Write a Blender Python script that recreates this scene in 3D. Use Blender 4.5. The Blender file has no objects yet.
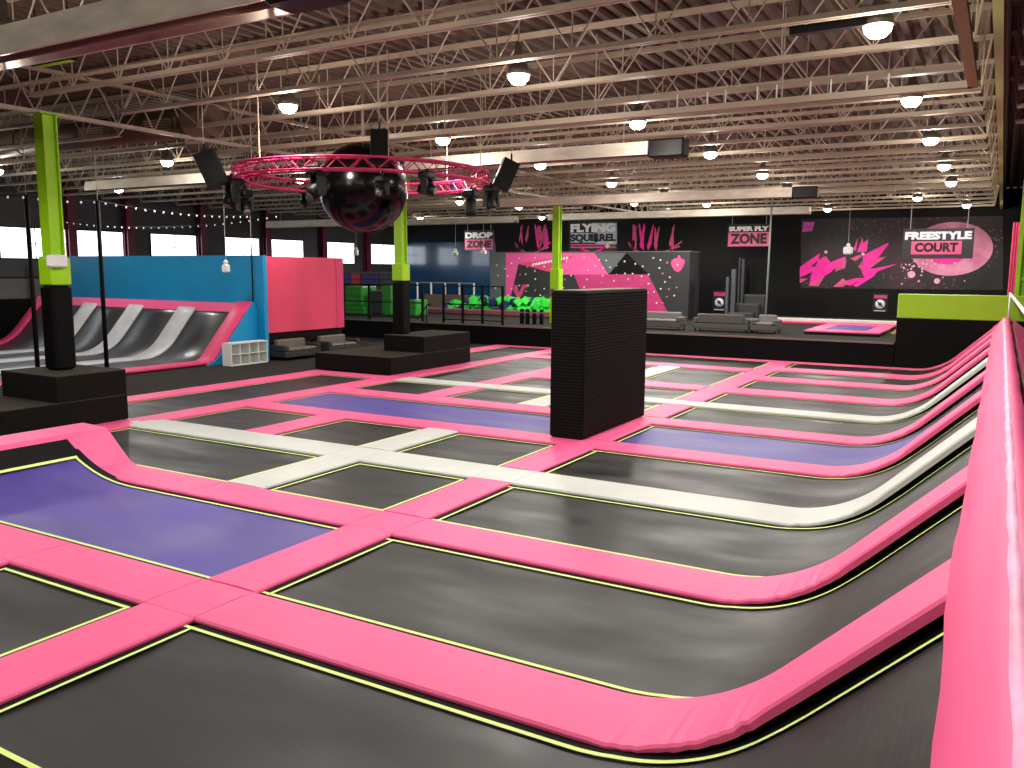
import bpy, math, random
from mathutils import Vector, Matrix
random.seed(7)
sc = bpy.context.scene
col = sc.collection
PI = math.pi

# ---------------------------------------------------------------- camera
CAM_R = Vector((0.86664808, 0.49887503, 0.00669416))
CAM_U = Vector((-0.07216051, 0.11205878, 0.99107804))
CAM_F = Vector((-0.49367395, 0.85939894, -0.1331146))
EYE = Vector((0, 0, 3.0))
FOC = 844.945
cam_d = bpy.data.cameras.new('camera')
cam = bpy.data.objects.new('camera', cam_d)
col.objects.link(cam)
m3 = Matrix((CAM_R, CAM_U, -CAM_F)).transposed()
cam.matrix_world = Matrix.Translation(EYE) @ m3.to_4x4()
cam_d.sensor_width = 36.0
cam_d.lens = FOC / 1024 * 36.0
cam_d.clip_end = 300
sc.camera = cam

def ray(px, py):
    return CAM_F + CAM_R * ((px - 512) / FOC) - CAM_U * ((py - 384) / FOC)
def atY(px, py, Y):
    d = ray(px, py); return EYE + d * (Y / d.y)
def atX(px, py, X):
    d = ray(px, py); return EYE + d * (X / d.x)

# ---------------------------------------------------------------- materials
def s2l(c):
    return c / 12.92 if c <= 0.04045 else ((c + 0.055) / 1.055) ** 2.4
def rgb(r, g, b):
    return (s2l(r / 255), s2l(g / 255), s2l(b / 255), 1.0)

def mat(name, c, rough=0.5, metal=0.0, var=0.08, scale=(6, 6, 6), bump=0.0, bscale=None, spec=0.5,
        rvar=0.0, coat=0.0, detail=4.0):
    m = bpy.data.materials.new(name); m.use_nodes = True
    nt = m.node_tree; N = nt.nodes; L = nt.links
    b = N['Principled BSDF']
    b.inputs['Roughness'].default_value = rough
    b.inputs['Metallic'].default_value = metal
    b.inputs['Specular IOR Level'].default_value = spec
    b.inputs['Coat Weight'].default_value = coat
    tc = N.new('ShaderNodeTexCoord')
    mp = N.new('ShaderNodeMapping'); mp.inputs['Scale'].default_value = scale
    L.new(tc.outputs['Object'], mp.inputs['Vector'])
    no = N.new('ShaderNodeTexNoise'); no.inputs['Scale'].default_value = 1.0
    no.inputs['Detail'].default_value = detail
    L.new(mp.outputs['Vector'], no.inputs['Vector'])
    rp = N.new('ShaderNodeValToRGB')
    rp.color_ramp.elements[0].position = 0.3
    rp.color_ramp.elements[1].position = 0.7
    lo = tuple(max(0, x * (1 - var)) for x in c[:3]) + (1,)
    hi = tuple(min(1, x * (1 + var)) for x in c[:3]) + (1,)
    rp.color_ramp.elements[0].color = lo; rp.color_ramp.elements[1].color = hi
    L.new(no.outputs['Fac'], rp.inputs['Fac'])
    L.new(rp.outputs['Color'], b.inputs['Base Color'])
    if rvar:
        mr = N.new('ShaderNodeMapRange')
        mr.inputs['From Min'].default_value = 0.3; mr.inputs['From Max'].default_value = 0.7
        mr.inputs['To Min'].default_value = max(0.02, rough - rvar); mr.inputs['To Max'].default_value = min(1, rough + rvar)
        L.new(no.outputs['Fac'], mr.inputs['Value']); L.new(mr.outputs['Result'], b.inputs['Roughness'])
    if bump:
        n2 = N.new('ShaderNodeTexNoise'); n2.inputs['Scale'].default_value = 1.0; n2.inputs['Detail'].default_value = 3
        mp2 = N.new('ShaderNodeMapping'); mp2.inputs['Scale'].default_value = bscale or scale
        L.new(tc.outputs['Object'], mp2.inputs['Vector']); L.new(mp2.outputs['Vector'], n2.inputs['Vector'])
        bp = N.new('ShaderNodeBump'); bp.inputs['Strength'].default_value = bump; bp.inputs['Distance'].default_value = 0.02
        L.new(n2.outputs['Fac'], bp.inputs['Height']); L.new(bp.outputs['Normal'], b.inputs['Normal'])
    return m

def emit(name, c, s, base=None):
    m = bpy.data.materials.new(name); m.use_nodes = True
    b = m.node_tree.nodes['Principled BSDF']
    b.inputs['Base Color'].default_value = base or c
    b.inputs['Emission Color'].default_value = c
    b.inputs['Emission Strength'].default_value = s
    return m

PINK = mat('pink_vinyl', rgb(250, 96, 150), 0.5, var=0.05, scale=(1.2, 1.2, 1.2), bump=0.12, bscale=(5, 5, 5), spec=0.35)
PINKD = mat('deep_pink_vinyl', rgb(225, 60, 112), 0.5, var=0.05)  # deeper pink for edge pads, panels and mats
WHITE = mat('white_vinyl', rgb(204, 206, 200), 0.5, var=0.06, scale=(1.5, 1.5, 1.5), bump=0.12, bscale=(5, 5, 5), spec=0.35)
BLACKBED = mat('black_woven_bed', rgb(27, 26, 24), 0.48, var=0.55, scale=(0.55, 1.6, 1.0), bump=0.10, bscale=(30, 3, 8), rvar=0.14, spec=0.38)
PURPLEBED = mat('purple_woven_bed', rgb(82, 70, 150), 0.48, var=0.14, scale=(0.6, 1.5, 1.0), bump=0.06, bscale=(30, 3, 8), rvar=0.1, spec=0.38)
RAMPBED = mat('dark_ramp_bed', rgb(54, 55, 57), 0.36, var=0.15, scale=(1.2, 0.5, 0.5), rvar=0.08, spec=0.6)
GREYPAD = mat('grey_vinyl', rgb(196, 196, 198), 0.45, var=0.12, scale=(3, 3, 3))
LINE = mat('lime_edge_webbing', rgb(226, 248, 140), 0.6, var=0.06)
BLACK = mat('matt_black', rgb(8, 8, 8), 0.7, var=0.2, spec=0.2)
BLACKPAD = mat('black_vinyl_pad', rgb(6, 6, 6), 0.65, spec=0.12, var=0.2, bump=0.1, bscale=(3, 3, 3))
PIT = mat('dark_underfloor', rgb(10, 10, 10), 0.9)
CARPET = mat('charcoal_carpet', rgb(50, 47, 44), 0.95, var=0.35, scale=(9, 30, 9), bump=0.3, bscale=(60, 60, 60), spec=0.1)
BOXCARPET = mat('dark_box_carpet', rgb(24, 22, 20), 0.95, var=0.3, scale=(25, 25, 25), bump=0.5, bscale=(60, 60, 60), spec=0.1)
BOXTOP = mat('lighter_box_carpet_top', rgb(62, 57, 50), 0.95, var=0.25, scale=(10, 10, 10), bump=0.4, bscale=(60, 60, 60), spec=0.1)  # treads get a lighter carpet colour than the box sides
GREEN = mat('lime_green_paint', rgb(158, 216, 6), 0.45, var=0.06, scale=(2, 2, 2))
GREEND = mat('lime_green_vinyl', rgb(146, 190, 4), 0.5, var=0.04, scale=(2, 2, 2))
BLUE = mat('teal_blue_wall_paint', rgb(0, 146, 202), 0.55, var=0.05, scale=(1, 1, 1))
PINKWALL = mat('coral_pink_wall_vinyl', rgb(233, 66, 104), 0.5, var=0.05, scale=(0.8, 0.8, 0.8), bump=0.05, bscale=(2, 2, 2))
STEEL = mat('beige_painted_steel', rgb(172, 156, 136), 0.5, var=0.1, scale=(1, 3, 3))
DECK = mat('beige_roof_deck', rgb(82, 64, 50), 0.75, var=0.12, scale=(0.5, 0.3, 1))
GALV = mat('galvanised_steel', rgb(224, 216, 200), 0.5, 0.1, var=0.15, scale=(2, 6, 6), rvar=0.1)
DUCTM = mat('painted_duct', rgb(104, 84, 70), 0.5, 0.2, var=0.1)
OLIVE = mat('olive_girder_paint', rgb(160, 164, 92), 0.55, var=0.12, scale=(3, 1, 3))
WALLBLK = mat('black_wall_paint', rgb(7, 7, 8), 0.6, spec=0.2, var=0.15, scale=(0.6, 0.6, 0.6))
WALLNAVY = mat('navy_gloss_wall_paint', rgb(12, 64, 102), 0.2, var=0.15, scale=(0.5, 0.5, 0.5), spec=1.0, coat=0.6)
WALLGREY = mat('grey_metal_siding', rgb(62, 63, 66), 0.6, var=0.12, scale=(1, 0.4, 4))
WALLGREYL = mat('pale_grey_siding', rgb(98, 96, 94), 0.6, var=0.1, scale=(1, 0.4, 4))
REDSTEEL = mat('maroon_painted_steel', rgb(96, 18, 48), 0.5, var=0.1)
GLOSSBLK = mat('gloss_black_shell', rgb(4, 3, 4), 0.2, var=0.2, spec=0.28)
MAGTRUSS = mat('pink_truss_paint', rgb(184, 38, 88), 0.5, var=0.06)
PLAST = mat('black_equipment_plastic', rgb(7, 7, 7), 0.5, var=0.2, spec=0.25)
WHITEPL = mat('white_plastic', rgb(232, 234, 232), 0.45, var=0.04)
SOFAD = mat('dark_sofa_vinyl', rgb(46, 43, 41), 0.5, var=0.15)
SOFAS = mat('taupe_sofa_cushion', rgb(104, 96, 90), 0.55, var=0.1)
SOFAG = mat('grey_sofa_vinyl', rgb(78, 76, 74), 0.55, var=0.1)
SOFAL = mat('pale_sofa_cushion', rgb(118, 115, 112), 0.55, var=0.08)
SHELF = mat('white_laminate', rgb(226, 228, 224), 0.5, var=0.03)
BEIGE = mat('taupe_panel', rgb(112, 98, 86), 0.7, var=0.08)
GRNBLK = mat('green_foam_vinyl', rgb(46, 148, 44), 0.5, var=0.1)
PURP = mat('purple_foam_vinyl', rgb(72, 54, 132), 0.5, var=0.1)
REDV = mat('red_foam_vinyl', rgb(206, 54, 66), 0.5, var=0.08)
NAVYV = mat('navy_foam', rgb(26, 40, 96), 0.7, var=0.1)
LIMEF = mat('bright_green_foam', rgb(60, 232, 76), 0.7, var=0.15)
MAUVE = mat('mauve_pit_pad', rgb(128, 72, 84), 0.6, var=0.1)
GREYBLK = mat('grey_foam_vinyl', rgb(78, 78, 82), 0.5, var=0.1)
CLDARK = mat('charcoal_climbing_panel', rgb(42, 44, 46), 0.6, var=0.12)
CLGREY = mat('grey_climbing_panel', rgb(98, 104, 108), 0.6, var=0.08)
CLMID = mat('slate_climbing_panel', rgb(64, 68, 70), 0.6, var=0.08)
CLPINK = mat('pink_climbing_panel', rgb(246, 92, 166), 0.55, var=0.05)
CLMAG = mat('magenta_climbing_panel', rgb(196, 52, 118), 0.55, var=0.1)
CLBAN = mat('rose_banner_paint', rgb(226, 66, 124), 0.55, var=0.05)
HOLDW = mat('pale_hold_resin', rgb(226, 222, 214), 0.5, var=0.05)
HOLDP = mat('rosy_hold_resin', rgb(214, 120, 140), 0.5, var=0.05)
MAGENTA = mat('magenta_print', rgb(250, 20, 160), 0.5, var=0.1, scale=(2, 2, 2))
ROSE = mat('rose_print', rgb(214, 74, 128), 0.5, var=0.2, scale=(3, 3, 3))
SIGNPINK = mat('sign_pink_print', rgb(232, 92, 142), 0.5, var=0.06)
SIGNDARK = mat('sign_charcoal_board', rgb(50, 48, 54), 0.6, var=0.06)
SIGNBLK = mat('sign_black_print', rgb(20, 14, 18), 0.6, var=0.1)
SIGNWHITE = mat('sign_white_print', rgb(240, 240, 244), 0.5, var=0.02)
SIGNPALE = mat('sign_pale_print', rgb(176, 186, 204), 0.5, var=0.12)
CREAM = mat('cream_print', rgb(236, 220, 170), 0.5)
ROPE = mat('pale_cord', rgb(170, 166, 158), 0.7)
LAMPSH = mat('lamp_housing', rgb(120, 112, 102), 0.4, 0.4)
GLOW = emit('lamp_diffuser', (1.0, 0.93, 0.80, 1), 26.0)
FEST = emit('festoon_bulb_glass', (0.9, 0.92, 1.0, 1), 0.35)
DAY = emit('daylit_glazing', (0.86, 0.93, 1.0, 1), 3.4)

def ridged(name, c):
    m = mat(name, c, 0.85, var=0.35, scale=(14, 14, 14), spec=0.15)
    nt = m.node_tree; N = nt.nodes; L = nt.links
    tc = N.new('ShaderNodeTexCoord'); w = N.new('ShaderNodeTexWave')
    w.bands_direction = 'Z'; w.inputs['Scale'].default_value = 5.5; w.inputs['Distortion'].default_value = 1.0
    L.new(tc.outputs['Object'], w.inputs['Vector'])
    bp = N.new('ShaderNodeBump'); bp.inputs['Strength'].default_value = 0.35; bp.inputs['Distance'].default_value = 0.03
    L.new(w.outputs['Fac'], bp.inputs['Height']); L.new(bp.outputs['Normal'], N['Principled BSDF'].inputs['Normal'])
    return m
RIDGE = ridged('ridged_black_matting', rgb(11, 10, 9))

def starfield(name):
    m = bpy.data.materials.new(name); m.use_nodes = True
    nt = m.node_tree; N = nt.nodes; L = nt.links; b = N['Principled BSDF']
    tc = N.new('ShaderNodeTexCoord')
    v = N.new('ShaderNodeTexVoronoi'); v.inputs['Scale'].default_value = 5.0
    L.new(tc.outputs['Object'], v.inputs['Vector'])
    r1 = N.new('ShaderNodeValToRGB'); r1.color_ramp.elements[0].color = (0.4, 0.14, 0.24, 1); r1.color_ramp.elements[0].position = 0.0
    r1.color_ramp.elements[1].color = (0, 0, 0, 1); r1.color_ramp.elements[1].position = 0.30
    L.new(v.outputs['Distance'], r1.inputs['Fac'])
    n = N.new('ShaderNodeTexNoise'); n.inputs['Scale'].default_value = 0.55; n.inputs['Detail'].default_value = 5
    L.new(tc.outputs['Object'], n.inputs['Vector'])
    r2 = N.new('ShaderNodeValToRGB'); r2.color_ramp.elements[0].position = 0.42; r2.color_ramp.elements[1].position = 0.75
    r2.color_ramp.elements[0].color = (0.05, 0.05, 0.05, 1); r2.color_ramp.elements[1].color = (1, 1, 1, 1)
    L.new(n.outputs['Fac'], r2.inputs['Fac'])
    mx = N.new('ShaderNodeMix'); mx.data_type = 'RGBA'; mx.blend_type = 'MULTIPLY'; mx.inputs[0].default_value = 1
    L.new(r1.outputs['Color'], mx.inputs[6]); L.new(r2.outputs['Color'], mx.inputs[7])
    n3 = N.new('ShaderNodeTexNoise'); n3.inputs['Scale'].default_value = 0.35; n3.inputs['Detail'].default_value = 3
    L.new(tc.outputs['Object'], n3.inputs['Vector'])
    r3 = N.new('ShaderNodeValToRGB'); r3.color_ramp.elements[0].position = 0.45
    r3.color_ramp.elements[0].color = (0.006, 0.005, 0.006, 1); r3.color_ramp.elements[1].color = (0.09, 0.03, 0.045, 1)
    L.new(n3.outputs['Fac'], r3.inputs['Fac'])
    ad = N.new('ShaderNodeMix'); ad.data_type = 'RGBA'; ad.blend_type = 'ADD'; ad.inputs[0].default_value = 1
    L.new(mx.outputs[2], ad.inputs[6]); L.new(r3.outputs['Color'], ad.inputs[7])
    L.new(ad.outputs[2], b.inputs['Base Color']); b.inputs['Roughness'].default_value = 0.6
    return m
STARS = starfield('speckled_space_print')
def planetmat(name, c1, c2):
    m = mat(name, c1, 0.55, var=0.0)
    e = [n for n in m.node_tree.nodes if n.type == 'VALTORGB'][0].color_ramp.elements
    e[0].color = c1; e[1].color = c2
    [n for n in m.node_tree.nodes if n.type == 'MAPPING'][0].inputs['Scale'].default_value = (1.4, 1.4, 1.4)
    return m
PLANET = planetmat('planet_print', rgb(206, 92, 142), rgb(240, 160, 188))

# ---------------------------------------------------------------- geometry helpers
class MB:
    def __init__(s): s.v = []; s.f = []; s.sm = []
    def add(s, vs, fs, smooth=False):
        o = len(s.v); s.v += [tuple(p) for p in vs]
        for f in fs: s.f.append([i + o for i in f]); s.sm.append(smooth)
        return s
    def box(s, x0, x1, y0, y1, z0, z1):
        return s.add([(x0,y0,z0),(x1,y0,z0),(x1,y1,z0),(x0,y1,z0),(x0,y0,z1),(x1,y0,z1),(x1,y1,z1),(x0,y1,z1)],
                     [(0,3,2,1),(4,5,6,7),(0,1,5,4),(1,2,6,5),(2,3,7,6),(3,0,4,7)])
    def bbox(s, x0, x1, y0, y1, z0, z1, b=0.03):
        # box with chamfered edges on every side
        b = min(b, (x1-x0)*.45, (y1-y0)*.45, (z1-z0)*.45)
        loops = [(z0, b), (z0 + b, 0), (z1 - b, 0), (z1, b)]
        vs = []; fs = []
        for z, i in loops:
            a0, a1, c0, c1 = x0 + i, x1 - i, y0 + i, y1 - i
            vs += [(a0+b,c0,z),(a1-b,c0,z),(a1,c0+b,z),(a1,c1-b,z),(a1-b,c1,z),(a0+b,c1,z),(a0,c1-b,z),(a0,c0+b,z)]
        for k in range(3):
            for j in range(8):
                a = k*8+j; c = k*8+(j+1) % 8
                fs.append((a, c, c+8, a+8))
        fs.append(tuple(range(7, -1, -1))); fs.append(tuple(range(24, 32)))
        return s.add(vs, fs)
    def obox(s, c, ax, half):
        c = Vector(c); A = [Vector(a).normalized() * h for a, h in zip(ax, half)]
        vs = [c + A[0]*i + A[1]*j + A[2]*k for k in (-1, 1) for i, j in ((-1,-1),(1,-1),(1,1),(-1,1))]
        return s.add(vs, [(0,3,2,1),(4,5,6,7),(0,1,5,4),(1,2,6,5),(2,3,7,6),(3,0,4,7)])
    def poly(s, pts): return s.add(pts, [tuple(range(len(pts)))])
    def prism(s, pts, d):
        n = len(pts); d = Vector(d); a = [Vector(p) for p in pts]
        return s.add(a + [p + d for p in a], [tuple(range(n-1, -1, -1)), tuple(range(n, 2*n))] +
                     [(i, (i+1) % n, (i+1) % n + n, i + n) for i in range(n)])
    def tube(s, p, q, r, n=8, r2=None):
        p = Vector(p); q = Vector(q); d = (q - p)
        if d.length < 1e-6: return s
        d.normalize(); a = d.orthogonal().normalized(); b = d.cross(a); r2 = r if r2 is None else r2
        vs = [p + (a*math.cos(2*PI*i/n) + b*math.sin(2*PI*i/n))*r for i in range(n)]
        vs += [q + (a*math.cos(2*PI*i/n) + b*math.sin(2*PI*i/n))*r2 for i in range(n)]
        s.add(vs, [(i, (i+1) % n, (i+1) % n + n, i+n) for i in range(n)], n > 6)
        o = len(s.v) - 2*n
        s.f.append([o+i for i in range(n-1, -1, -1)]); s.f.append([o+n+i for i in range(n)]); s.sm += [False, False]
        return s
    def path(s, pts, r, n=6):
        for a, b in zip(pts, pts[1:]): s.tube(a, b, r, n)
        return s
    def lathe(s, prof, c=(0,0,0), n=24, axis=None):
        c = Vector(c); z = Vector(axis or (0,0,1)).normalized(); a = z.orthogonal().normalized(); b = z.cross(a)
        vs = []; fs = []
        for r, h in prof:
            vs += [c + z*h + (a*math.cos(2*PI*i/n) + b*math.sin(2*PI*i/n))*max(r, 1e-4) for i in range(n)]
        for k in range(len(prof)-1):
            for i in range(n):
                j = (i+1) % n; fs.append((k*n+i, k*n+j, (k+1)*n+j, (k+1)*n+i))
        s.add(vs, fs, True)
        o = len(s.v) - len(vs); m = len(prof)
        s.f.append([o+i for i in range(n-1, -1, -1)]); s.f.append([o+(m-1)*n+i for i in range(n)]); s.sm += [False, False]
        return s
    def sweep(s, rings, smooth=True, closed=True, caps=True):
        n = len(rings[0]); vs = [p for r in rings for p in r]; fs = []
        for k in range(len(rings)-1):
            for i in range(n if closed else n-1):
                j = (i+1) % n
                fs.append((k*n+i, k*n+j, (k+1)*n+j, (k+1)*n+i))
        s.add(vs, fs, smooth)
        if caps and closed:
            o = len(s.v) - len(vs)
            s.f.append([o+i for i in range(n-1, -1, -1)]); s.f.append([o+(len(rings)-1)*n+i for i in range(n)]); s.sm += [False, False]
        return s
    def mesh(s, name, m=None):
        me = bpy.data.meshes.new(name)
        me.from_pydata([tuple(p) for p in s.v], [], s.f)
        me.polygons.foreach_set('use_smooth', s.sm)
        if m: me.materials.append(m)
        me.validate(); me.update()
        return me
    def build(s, name, m, parent=None):
        o = bpy.data.objects.new(name, s.mesh(name, m)); col.objects.link(o)
        if parent: attach(o, parent)
        return o

def attach(o, parent):
    o.parent = parent
    M = Matrix.Identity(4); p = parent
    M = root_matrix(p)
    o.matrix_parent_inverse = M.inverted()
def root_matrix(p):
    M = Matrix.Translation(p.location) @ p.rotation_euler.to_matrix().to_4x4()
    if p.parent: M = root_matrix(p.parent) @ p.matrix_parent_inverse @ M
    return M
def tag(o, label, cat, group=None, kind=None):
    o['label'] = label
    if cat: o['category'] = cat
    if group: o['group'] = group
    if kind: o['kind'] = kind
    return o
def thing(name, label, cat, loc, group=None):
    o = bpy.data.objects.new(name, None); col.objects.link(o)
    o.empty_display_size = 0.1
    o.location = loc
    return tag(o, label, cat, group)
def struct(o, label, cat=None):
    o['kind'] = 'structure'; o['label'] = label
    if cat: o['category'] = cat
    return o
def copy_tree(src, loc=None, rot=None, label=None, group=None):
    r = src.copy(); col.objects.link(r)
    if loc is not None: r.location = loc
    if rot is not None: r.rotation_euler = rot
    if label: r['label'] = label
    if group: r['group'] = group
    for ch in src.children:
        c = ch.copy(); col.objects.link(c); c.parent = r
        for g in ch.children:
            d = g.copy(); col.objects.link(d); d.parent = c
    return r
ORD = ['first', 'second', 'third', 'fourth', 'fifth', 'sixth', 'seventh', 'eighth', 'ninth', 'tenth', 'eleventh', 'twelfth',
       'thirteenth', 'fourteenth', 'fifteenth', 'sixteenth', 'seventeenth', 'eighteenth', 'nineteenth', 'twentieth', 'twenty-first', 'twenty-second', 'twenty-third']

def text_obj(body, name, m, parent, O, U, W, width, height, depth=0.012, bold=0.03):
    cu = bpy.data.curves.new('t', 'FONT'); cu.body = body; cu.size = 1.0; cu.offset = bold; cu.extrude = 0.01; cu.resolution_u = 3
    to = bpy.data.objects.new('t', cu); col.objects.link(to)
    bpy.context.view_layer.update()
    me = bpy.data.meshes.new_from_object(to.evaluated_get(bpy.context.evaluated_depsgraph_get()))
    bpy.data.objects.remove(to); bpy.data.curves.remove(cu)
    xs = [v.co.x for v in me.vertices]; ys = [v.co.y for v in me.vertices]
    x0, x1, y0, y1 = min(xs), max(xs), min(ys), max(ys)
    O = Vector(O); U = Vector(U).normalized(); W = Vector(W).normalized(); Nn = U.cross(W)
    for v in me.vertices:
        a = (v.co.x - x0) / (x1 - x0) * width; b = (v.co.y - y0) / (y1 - y0) * height
        v.co = O + U * a + W * b + Nn * (depth if v.co.z > 0 else 0.0)
    me.materials.clear(); me.materials.append(m); me.name = name; me.update()
    o = bpy.data.objects.new(name, me); col.objects.link(o)
    if parent: attach(o, parent)
    return o

# ================================================================ THE SETTING
XL, YB, ZD = -34.5, 45.0, 6.82
struct(MB().box(XL, 14, -6, YB, -0.45, -0.32).build('floor', PIT), 'dark floor below the trampoline frames', 'floor')
struct(MB().box(XL, -17.72, 1.0, 29.6, -0.32, -0.02).build('floor', CARPET), 'charcoal carpet walkway left of the trampolines', 'floor')
# corrugated roof deck, ribs running away from the camera
mb = MB(); x = XL - 0.2; prof = []
while x < 14.3:
    prof += [(x, ZD), (x + 0.10, ZD), (x + 0.14, ZD + 0.09), (x + 0.24, ZD + 0.09)]; x += 0.28
mb.sweep([[(a, y, z) for a, z in prof] for y in (-6, YB + 0.2)], smooth=False, closed=False)
mb.box(XL - 0.2, 14.3, -6, YB + 0.2, ZD + 0.10, ZD + 0.25)
struct(mb.build('ceiling', DECK), 'brown corrugated metal roof deck', 'ceiling')
wl = MB().box(XL - 0.2, XL, -6, YB, -0.4, ZD).build('wall_left', WALLGREY)
struct(wl, 'dark grey siding wall with a row of windows', 'wall')
MB().box(XL, XL + 0.04, -6, YB, 1.75, 2.55).build('siding_band', WALLGREYL, wl)
MB().box(XL, XL + 0.06, -6, YB, 2.55, 2.60).build('siding_band', BLACK, wl)
wb = MB().box(XL - 0.2, 14.2, YB, YB + 0.2, -0.4, ZD).build('wall_back', WALLBLK)
struct(wb, 'black back wall carrying signs and printed murals', 'wall')
MB().box(XL + 0.02, atY(490, 260, YB).x + 0.4, YB - 0.03, YB, 0.78, 4.75).build('gloss_panel', WALLNAVY, wb)
struct(MB().box(14, 14.2, -6, YB, -0.4, ZD).build('wall_right', WALLBLK), 'black wall beyond the neighbouring court', 'wall')
struct(MB().box(XL - 0.2, 14.2, -6.2, -6, -0.4, ZD).build('wall_front', WALLGREY), 'grey wall behind the viewpoint', 'wall')
b = MB().box(XL + 0.03, XL + 0.15, 6, YB - 0.1, 0.0, 1.72).build('baseboard_left', BLACKPAD)
struct(b, 'black padded lower wall below the siding', 'baseboard')

# windows of the left wall
wpx = [(-60, -6), (0, 67), (71, 122), (151, 195), (225, 258), (271, 302), (326, 353), (370, 394)]
for i, (a, c) in enumerate(wpx):
    y0 = atX(a, 250, XL).y; y1 = atX(c, 250, XL).y
    z0, z1 = 3.37, 4.57
    fr = MB().box(XL, XL + 0.05, y0 - 0.05, y1 + 0.05, z0 - 0.05, z1 + 0.05).build('window_%d' % (i + 1), BLACK)
    struct(fr, 'bright daylit window high in the left wall', 'window')
    MB().box(XL + 0.05, XL + 0.07, y0, y1, z0, z1).build('pane', DAY, fr)
    mbw = MB(); mbw.box(XL + 0.07, XL + 0.10, y0, y1, (z0 + z1) / 2 - 0.015, (z0 + z1) / 2 + 0.015)
    mbw.box(XL + 0.07, XL + 0.10, (y0 + y1) / 2 - 0.015, (y0 + y1) / 2 + 0.015, z0, z1)
    mbw.build('glazing_bar', WALLGREYL, fr)
# maroon wall columns
for i, px in enumerate([72, 130, 203, 267.5, 323.5, 367.6]):
    y = atX(px, 250, XL + 0.25).y
    mb = MB(); mb.box(XL + 0.1, XL + 0.16, y - .18, y + .18, 0.0, ZD - 0.05); mb.box(XL + 0.34, XL + 0.40, y - .18, y + .18, 0.0, ZD - 0.05); mb.box(XL + .16, XL + .34, y - .03, y + .03, 0.0, ZD - 0.05)
    struct(mb.build('trim_%d' % (i + 1), REDSTEEL), 'maroon steel column standing along the left wall', 'column')

# raised platform at the back
PZ = 0.78
pf = MB().box(XL + 0.2, -2.86, 29.62, YB - 0.03, -0.32, PZ - 0.04).build('raised_platform', BLACKPAD)
struct(pf, 'black fronted raised platform across the back of the courts', 'platform')
MB().box(XL + 0.2, -2.86, 29.60, YB - 0.03, PZ - 0.04, PZ).build('carpet_top', CARPET, pf)
MB().box(XL + 0.2, -2.86, 29.56, 29.62, PZ - 0.05, PZ + 0.005).build('edge_nosing', BEIGE, pf)

# ================================================================ TRAMPOLINE COURT
V = {1: (-6.53, -5.86), 2: (-9.36, -8.66), 3: (-12.12, -11.42), 4: (-15.0, -14.3), 5: (-17.7, -17.0)}
H = {0: (1.93, 2.63), 1: (4.69, 5.39), 2: (7.45, 8.15), 3: (10.2, 11.0), 4: (13.05, 13.72), 5: (15.78, 16.5),
     6: (18.43, 19.1), 7: (21.0, 21.95), 8: (23.95, 24.85), 9: (26.6, 27.5), 10: (29.28, 29.58)}
def ang(R, deg): return R * math.sin(math.radians(deg)), R * (1 - math.cos(math.radians(deg)))
def ramp_right(x):
    xs, R, A = -2.2, 1.65, 44.5
    dx, dz = ang(R, A)
    if x <= xs: return 0.0
    if x <= xs + dx: return R - math.sqrt(R*R - (x - xs)**2)
    return dz + (x - xs - dx) * math.tan(math.radians(A))
def ramp_path(x0, x1=-0.1, f=ramp_right):
    xs = [x0]
    x = -2.6
    if x0 < -4: xs += [x0 + (-2.6 - x0) * k / 4 for k in (1, 2, 3)]
    while x < x1: xs.append(x); x += 0.045 if -2.1 < x < -1.0 else 0.12
    xs.append(x1)
    return [(a, f(a)) for a in xs]
def normals(P):
    out = []
    for i in range(len(P)):
        a = P[max(0, i-1)]; b = P[min(len(P)-1, i+1)]
        d = Vector((b[0]-a[0], 0, b[1]-a[1])).normalized(); out.append(Vector((-d.z, 0, d.x)))
    return out
def grow(x, lo=-1.9, hi=-0.9): return min(1, max(0, (x - lo) / (hi - lo)))
def pad_section(w, t, c=0.018):
    # closed rounded cross section across (side, normal): top crown slightly raised
    h = w / 2
    return [(-h, -t), (-h, -c), (-h + c, 0.0), (-h * .4, 0.006), (h * .4, 0.006), (h - c, 0.0), (h, -c), (h, -t)]
def pad_along_x(P, y0, y1, tt, m, parent, name='pad_top', gather=False):
    N = normals(P); yc = (y0+y1)/2; mb = MB(); rings = []; q = random.Random(int(y0*100))
    for (x, z), n in zip(P, N):
        sec = pad_section(y1-y0, tt(x))
        if gather and -2.05 < x < -1.05:      # vinyl gathers where the pad bends
            e = q.uniform(-.02, .004); f = q.uniform(-.011, .004)
            sec = [(a + (e if a < -.2 else 0), b + (f if k in (1, 2, 3) else f*.4 if k == 4 else 0)) for k, (a, b) in enumerate(sec)]
        rings.append([Vector((x, yc, z)) + Vector((0, 1, 0)) * a + n * b for a, b in sec])
    mb.sweep(rings, smooth=False)
    return mb.build(name, m, parent)
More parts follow.
